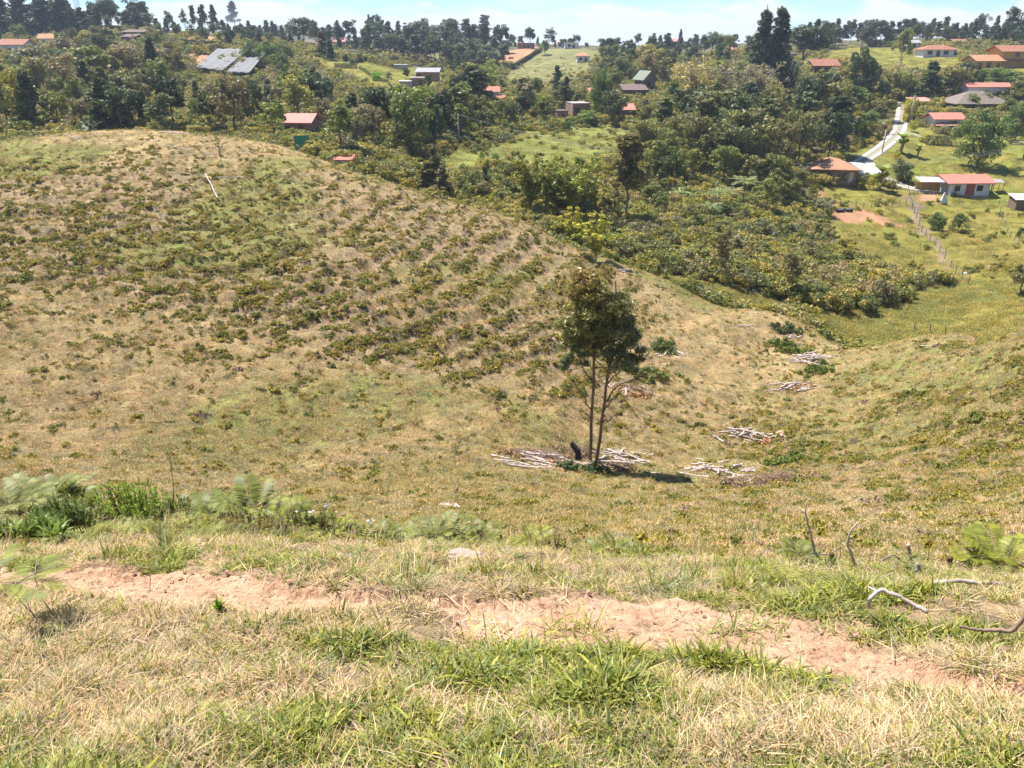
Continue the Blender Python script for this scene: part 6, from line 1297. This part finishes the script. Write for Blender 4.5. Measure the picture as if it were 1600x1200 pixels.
gclump(900, 1000, 160, .13, 'fresh green grass clump at the lower edge of the path, left one', 6, .05, .14); gclump(1170, 1000, 160, .12, 'fresh green grass clump at the lower edge of the path, right one', 7, .05, .16)
# ------------------------------------------------------------------ bare earth of the footpath
gx = np.arange(-4.6, 4.6, .0105); gy = np.arange(1.35, 3.75, .0105); X, Y = np.meshgrid(gx, gy); pdv = pathdist(X, Y) + .34 * fbm(X * 3, Y * 3, 3, .6) * .7 + .16 * fbm(X * 14, Y * 14, 2)
dz = .010 * fbm(X * 7, Y * 7, 3) + .012 * fbm(X * 26, Y * 26, 4, .6) - .012 * sm(.09, .0, np.abs(fbm(X * 11 + 5, Y * 11, 3))) - .03 * sm(.9, 1.25, pdv)
Zp = H(X.ravel(), Y.ravel()).reshape(X.shape) + .012 + dz; q = pdv[:-1, :-1] < 1.2; ii = np.arange(X.size).reshape(X.shape); F = np.stack([ii[:-1, :-1][q], ii[:-1, 1:][q], ii[1:, 1:][q], ii[1:, :-1][q]], 1)
us_, inv = np.unique(F, return_inverse=True); V = np.stack([X.ravel(), Y.ravel(), Zp.ravel()], 1)[us_]
m, t, p = mat('bare_earth'); v = objvec(t); k1 = ramp(t, [(.3, (.54, .32, .20)), (.5, (.66, .42, .275)), (.7, (.76, .53, .37))], noise(t, 3.5, 8, .65, v)); k2 = ramp(t, [(.36, (.52, .48, .45)), (.46, (.9, .88, .86)), (.65, (1.15, 1.15, 1.15))], noise(t, 30, 8, .75, v))
vo = N(t, 'ShaderNodeTexVoronoi', feature='DISTANCE_TO_EDGE', i_Scale=22.0); t.links.new(v, vo.inputs['Vector'])
t.links.new(mixc(t, k1.outputs[0], k2.outputs[0], 1.0, 'MULTIPLY'), p.inputs['Base Color']); p.inputs['Roughness'].default_value = .95; p.inputs['Specular IOR Level'].default_value = .1
b1 = bump(t, noise(t, 90, 6, .75, v), .9, .010, p); b2_ = bump(t, noise(t, 22, 7, .7, v, .6), .9, .03, p, b1); M['earth'] = m
tag(link('path', npmesh('path', V, inv.reshape(F.shape), True), None, m), kind='structure')
sp_ = []
for i in range(4):
    import bmesh; b = bmesh.new(); bmesh.ops.create_icosphere(b, subdivisions=2, radius=.009); r = B2(i)
    for v_ in b.verts: v_.co *= 1 + .35 * r.normal() * .6; v_.co.z *= .6
    me = bpy.data.meshes.new('crumb'); b.to_mesh(me); b.free(); me.materials.append(M['earth']); sp_.append(me)
r = B2(44)
for i in range(3): me = pmesh('litter', [blades(r, 5, .07, .003, .05, 1.5, 3, .05, .6)], [M['straw']]); sp_.append(me)
PB = proto_coll('path_litter', sp_); x = r.uniform(-4.4, 4.4, 9000); y = r.uniform(1.4, 3.7, 9000); k = pathdist(x, y) < 1.15; x, y = x[k][:3600], y[k][:3600]; n_ = len(x); idx = np.where(r.random(n_) < .62, r.integers(0, 4, n_), r.integers(4, 7, n_))
scatter('path_litter', PB, np.stack([x, y, H(x, y) + .016], 1), np.stack([np.zeros(n_), np.zeros(n_), r.random(n_) * 6], 1), .25 + 1.3 * r.random(n_) ** 4 + np.where(idx > 3, .5, 0), idx, 'crumbs of earth and bits of straw on the footpath', 'litter')
# weeds strip along the brow
wp_ = []
for i in range(3): r = B2(60 + i); wp_.append(pmesh('weed', [blades(r, 26, .10, .014, .05, .8, 2, .3), blades(r, 10, .16, .006, .05, .5, 2, .3)], [M['fern'], M['straw']]))
for i in range(3): r = B2(70 + i); V, F, I = join([frond(r, np.array([0, 0, .02]), k * 1.3 + r.normal() * .3, .17, .05, .5 + .6 * r.random(), .35, 9, pin=.42) for k in range(4)]); me = npmesh('weed', V, F); me.materials.append(M['fern']); wp_.append(me)
WC = proto_coll('weed_sources', wp_); x, y, r = samp(9000, 2.9, 8.5, 91, 1.0); us = x / y; k = (pathdist(x, y) > 1.5) & (r.random(len(x)) < np.clip(.03 + .22 * sm(.15, -.5, us) * sm(3.6, 4.6, y) + .08 * sm(4, 5, y) + .5 * (vnoise(x * 1.5, y * 1.5)) * sm(3.5, 4.5, y), 0, 1)); x, y = x[k], y[k]; n_ = len(x)
scatter('weeds', WC, np.stack([x, y, H(x, y)], 1), eul(x, y, r.random(n_) * 6.28, .5, .1, .05), .45 + .8 * r.random(n_), np.where(r.random(n_) < .6, r.integers(0, 3, n_), r.integers(3, 6, n_)), 'low leafy weeds and small ferns along the brow above the footpath', 'weeds')
# ------------------------------------------------------------------ poles, wires, fences
def pole(u, vb, vt, lab_, arms=1, name='utility_pole', ymin=60, rr=.14):
    p_ = at(u, vb, ymin); h = (T(vb) - T(vt)) * p_[1]; e = tag(empty(name, p_), lab_, 'pole'); V, F = tube(np.array([[0, 0, -.8], [0, 0, h * .5], [0, 0, h]]), np.array([rr * 1.2, rr, rr * .75]), 8); link('post', npmesh('post', V, F, True), e, M['conc'])
    for k in range(arms): part('crossarm', e, [(-.75, .75, -.08 - rr, -rr - .003, h - .35 - .7 * k, h - .22 - .7 * k)], M['wood'])
    for x in (-.65, 0.25, .65): part('insulator', e, [(x - .04, x + .04, -.05 - rr, -.01 - rr, h - .218, h - .08)], M['white2'])
    return p_ + Vector((0, 0, h - .1))
q1 = pole(1378, 240, 203, 'leaning-looking grey concrete pole on the left verge of the lane', 0); q2 = pole(1421, 192, 150, 'grey concrete pole among yellow hedges at the upper lane', 1)
q3 = pole(717, 226, 178, 'pale concrete power pole with crossarms in the middle of the valley', 2); q4 = pole(1098, 442 - 12, 366, 'thin dead snag like a pole rising from the scrub above the valley floor', 0, rr=.06) if False else None
p4 = Vector((75, 128, -11.5)); pl_ = pole(1660, 300, 214, 'concrete power pole beyond the right edge', 1)
def wire(a, b, sag, lab_, grp, rr=.016):
    f = np.linspace(0, 1, 40)[:, None]; P = np.array(a) * (1 - f) + np.array(b) * f; P[:, 2] -= (4 * f * (1 - f))[:, 0] * sag; V, F = tube(P - np.array(a), rr, 4, False); o = link('overhead_wire', npmesh('wire', V, F, True), None, M['metal']); o.location = Vector(a); tag(o, lab_, 'wire', grp)
for k in range(3): wire(q3 + Vector(((-.65, .25, .65)[k], 0, -.02)), pl_ + Vector(((-.65, .25, .65)[k], 0, -.02)), 6.5 + .5 * k, 'thin overhead wire crossing the valley in front of the woods', 'overhead wires across the valley')
for k in range(2): wire(q1 + Vector((.1 * k, 0, -.1 - .3 * k)), q2 + Vector((.1 * k, 0, -.1 - .3 * k)), .6, 'thin service wire between the two lane poles', 'lane wires')
def fence(pts, n, lab_, h=1.1):
    P = [at(u, v, 60) for u, v in pts]; d_ = np.r_[0, np.cumsum([(b - a).length for a, b in zip(P[:-1], P[1:])])]; q = np.linspace(0, d_[-1], n); x = np.interp(q, d_, [p[0] for p in P]); y = np.interp(q, d_, [p[1] for p in P]); z = H(x, y)
    e = tag(empty('fence', (x[0], y[0], z[0])), lab_, 'fence'); r = B2(n); tops = []
    for i in range(n):
        c_ = np.array([x[i] - x[0], y[i] - y[0], z[i] - z[0]]); hh = h * r.uniform(.85, 1.15); V, F = tube(np.array([c_ - (0, 0, .3), c_ + (r.normal() * .04, 0, hh)]), .05, 6); link('post', npmesh('post', V, F), e, M['wood']); tops.append(c_)
    for k in (.35, .65, .95): V, F = tube(np.array(tops) + (0, 0, h * k * .85), .008, 4, False); link('wire', npmesh('wire', V, F), e, M['metal'])
fence([(1418, 300), (1432, 345), (1448, 370), (1490, 425), (1512, 445)], 17, 'wire fence with wooden posts running down the slope left of the vegetable garden'); fence([(1312, 322), (1360, 325), (1425, 322)], 11, 'wire fence on posts across the slope below the brick house')
fence([(1420, 301), (1460, 306), (1545, 313)], 20, 'low picket-like fence along the front of the white cottage yard', .6); fence([(1560, 322), (1590, 385)], 8, 'wire fence down the right side of the vegetable garden'); fence([(1265, 317), (1262, 300)], 3, 'short fence stub near the eroded bank')
for u, v, h, l in ((1429, 515, 12, 'leftmost dark post in the wet meadow'), (1453, 520, 14, 'second dark post in the wet meadow'), (1477, 524, 14, 'third dark post in the wet meadow'), (1432, 338, 17, 'white post on the slope below the driveway'), (1343, 496, 8, 'short pale post at the foot of the dark green meadow shrub')):
    twigthing('fence_post', [([(u, v, 0), (u + 1, v - h, 0)], .06, .05)], (u, v, 60), l, 'post', M['wood'] if 'dark' in l else M['white2'])
tw = at(84, 30, 250); e = tag(empty('lattice_tower', at(130, 50, 250)), 'lattice mast seen in the gap between the dark conifers at the upper left', 'mast'); e.location = at(128, 48, 250); m_ = mpp(e.location); hh = 62 * m_; parts = []
for sx, sy in ((-1, -1), (1, -1), (1, 1), (-1, 1)): parts.append(tube(np.array([[sx * 1.2, sy * 1.2, -1], [sx * .5, sy * .5, hh]]), .1, 4))
for k in range(8):
    z0, z1 = hh * k / 8, hh * (k + 1) / 8; w0, w1 = 1.2 - .7 * k / 8, 1.2 - .7 * (k + 1) / 8
    for a, b in (((-1, -1), (1, -1)), ((1, -1), (1, 1)), ((1, 1), (-1, 1)), ((-1, 1), (-1, -1))): parts.append(tube(np.array([[a[0] * w0, a[1] * w0, z0], [b[0] * w1, b[1] * w1, z1]]), .05, 4)); parts.append(tube(np.array([[a[0] * w0, a[1] * w0, z0], [b[0] * w0, b[1] * w0, z0]]), .05, 4))
V, F, I = join(parts); link('lattice', npmesh('lattice', V, F), e, M['metal'])
# pale litter and stones far off in the meadow
for i, (u, v, l) in enumerate(((1290, 484, 'white stone in the wet meadow below the scrub'), (1486, 527, 'white plastic rag at the edge of the wet meadow'), (1508, 430, 'white rag on the slope of the meadow'), (1546, 419, 'white scrap near the top of the wet meadow'))):
    r = B2(i); p_ = at(u, v, 60); V, F = blob_leaves(r, np.array([[0, 0, .15]]), np.full(1, .25), 14, .3, .3, 1.2, .3); o = link('litter_scrap', npmesh('scrap', V, F), None, M['white2']); o.location = p_; tag(o, l, 'litter')
# ------------------------------------------------------------------ haze
hz = boxV(-3200, 3200, -40, 2400, -260, 27); o = link('haze', npmesh('haze', *hz)); m = bpy.data.materials.new('haze'); m.use_nodes = True; t = m.node_tree; t.nodes.clear()
vp = N(t, 'ShaderNodeVolumePrincipled', i_Density=.0002, i_Anisotropy=.25); vp.inputs['Color'].default_value = (.72, .84, 1.0, 1); LK(t, vp.outputs[0], N(t, 'ShaderNodeOutputMaterial').inputs['Volume']); o.data.materials.append(m); tag(o, kind='stuff', label='thin blue air haze over the whole valley', cat='haze')
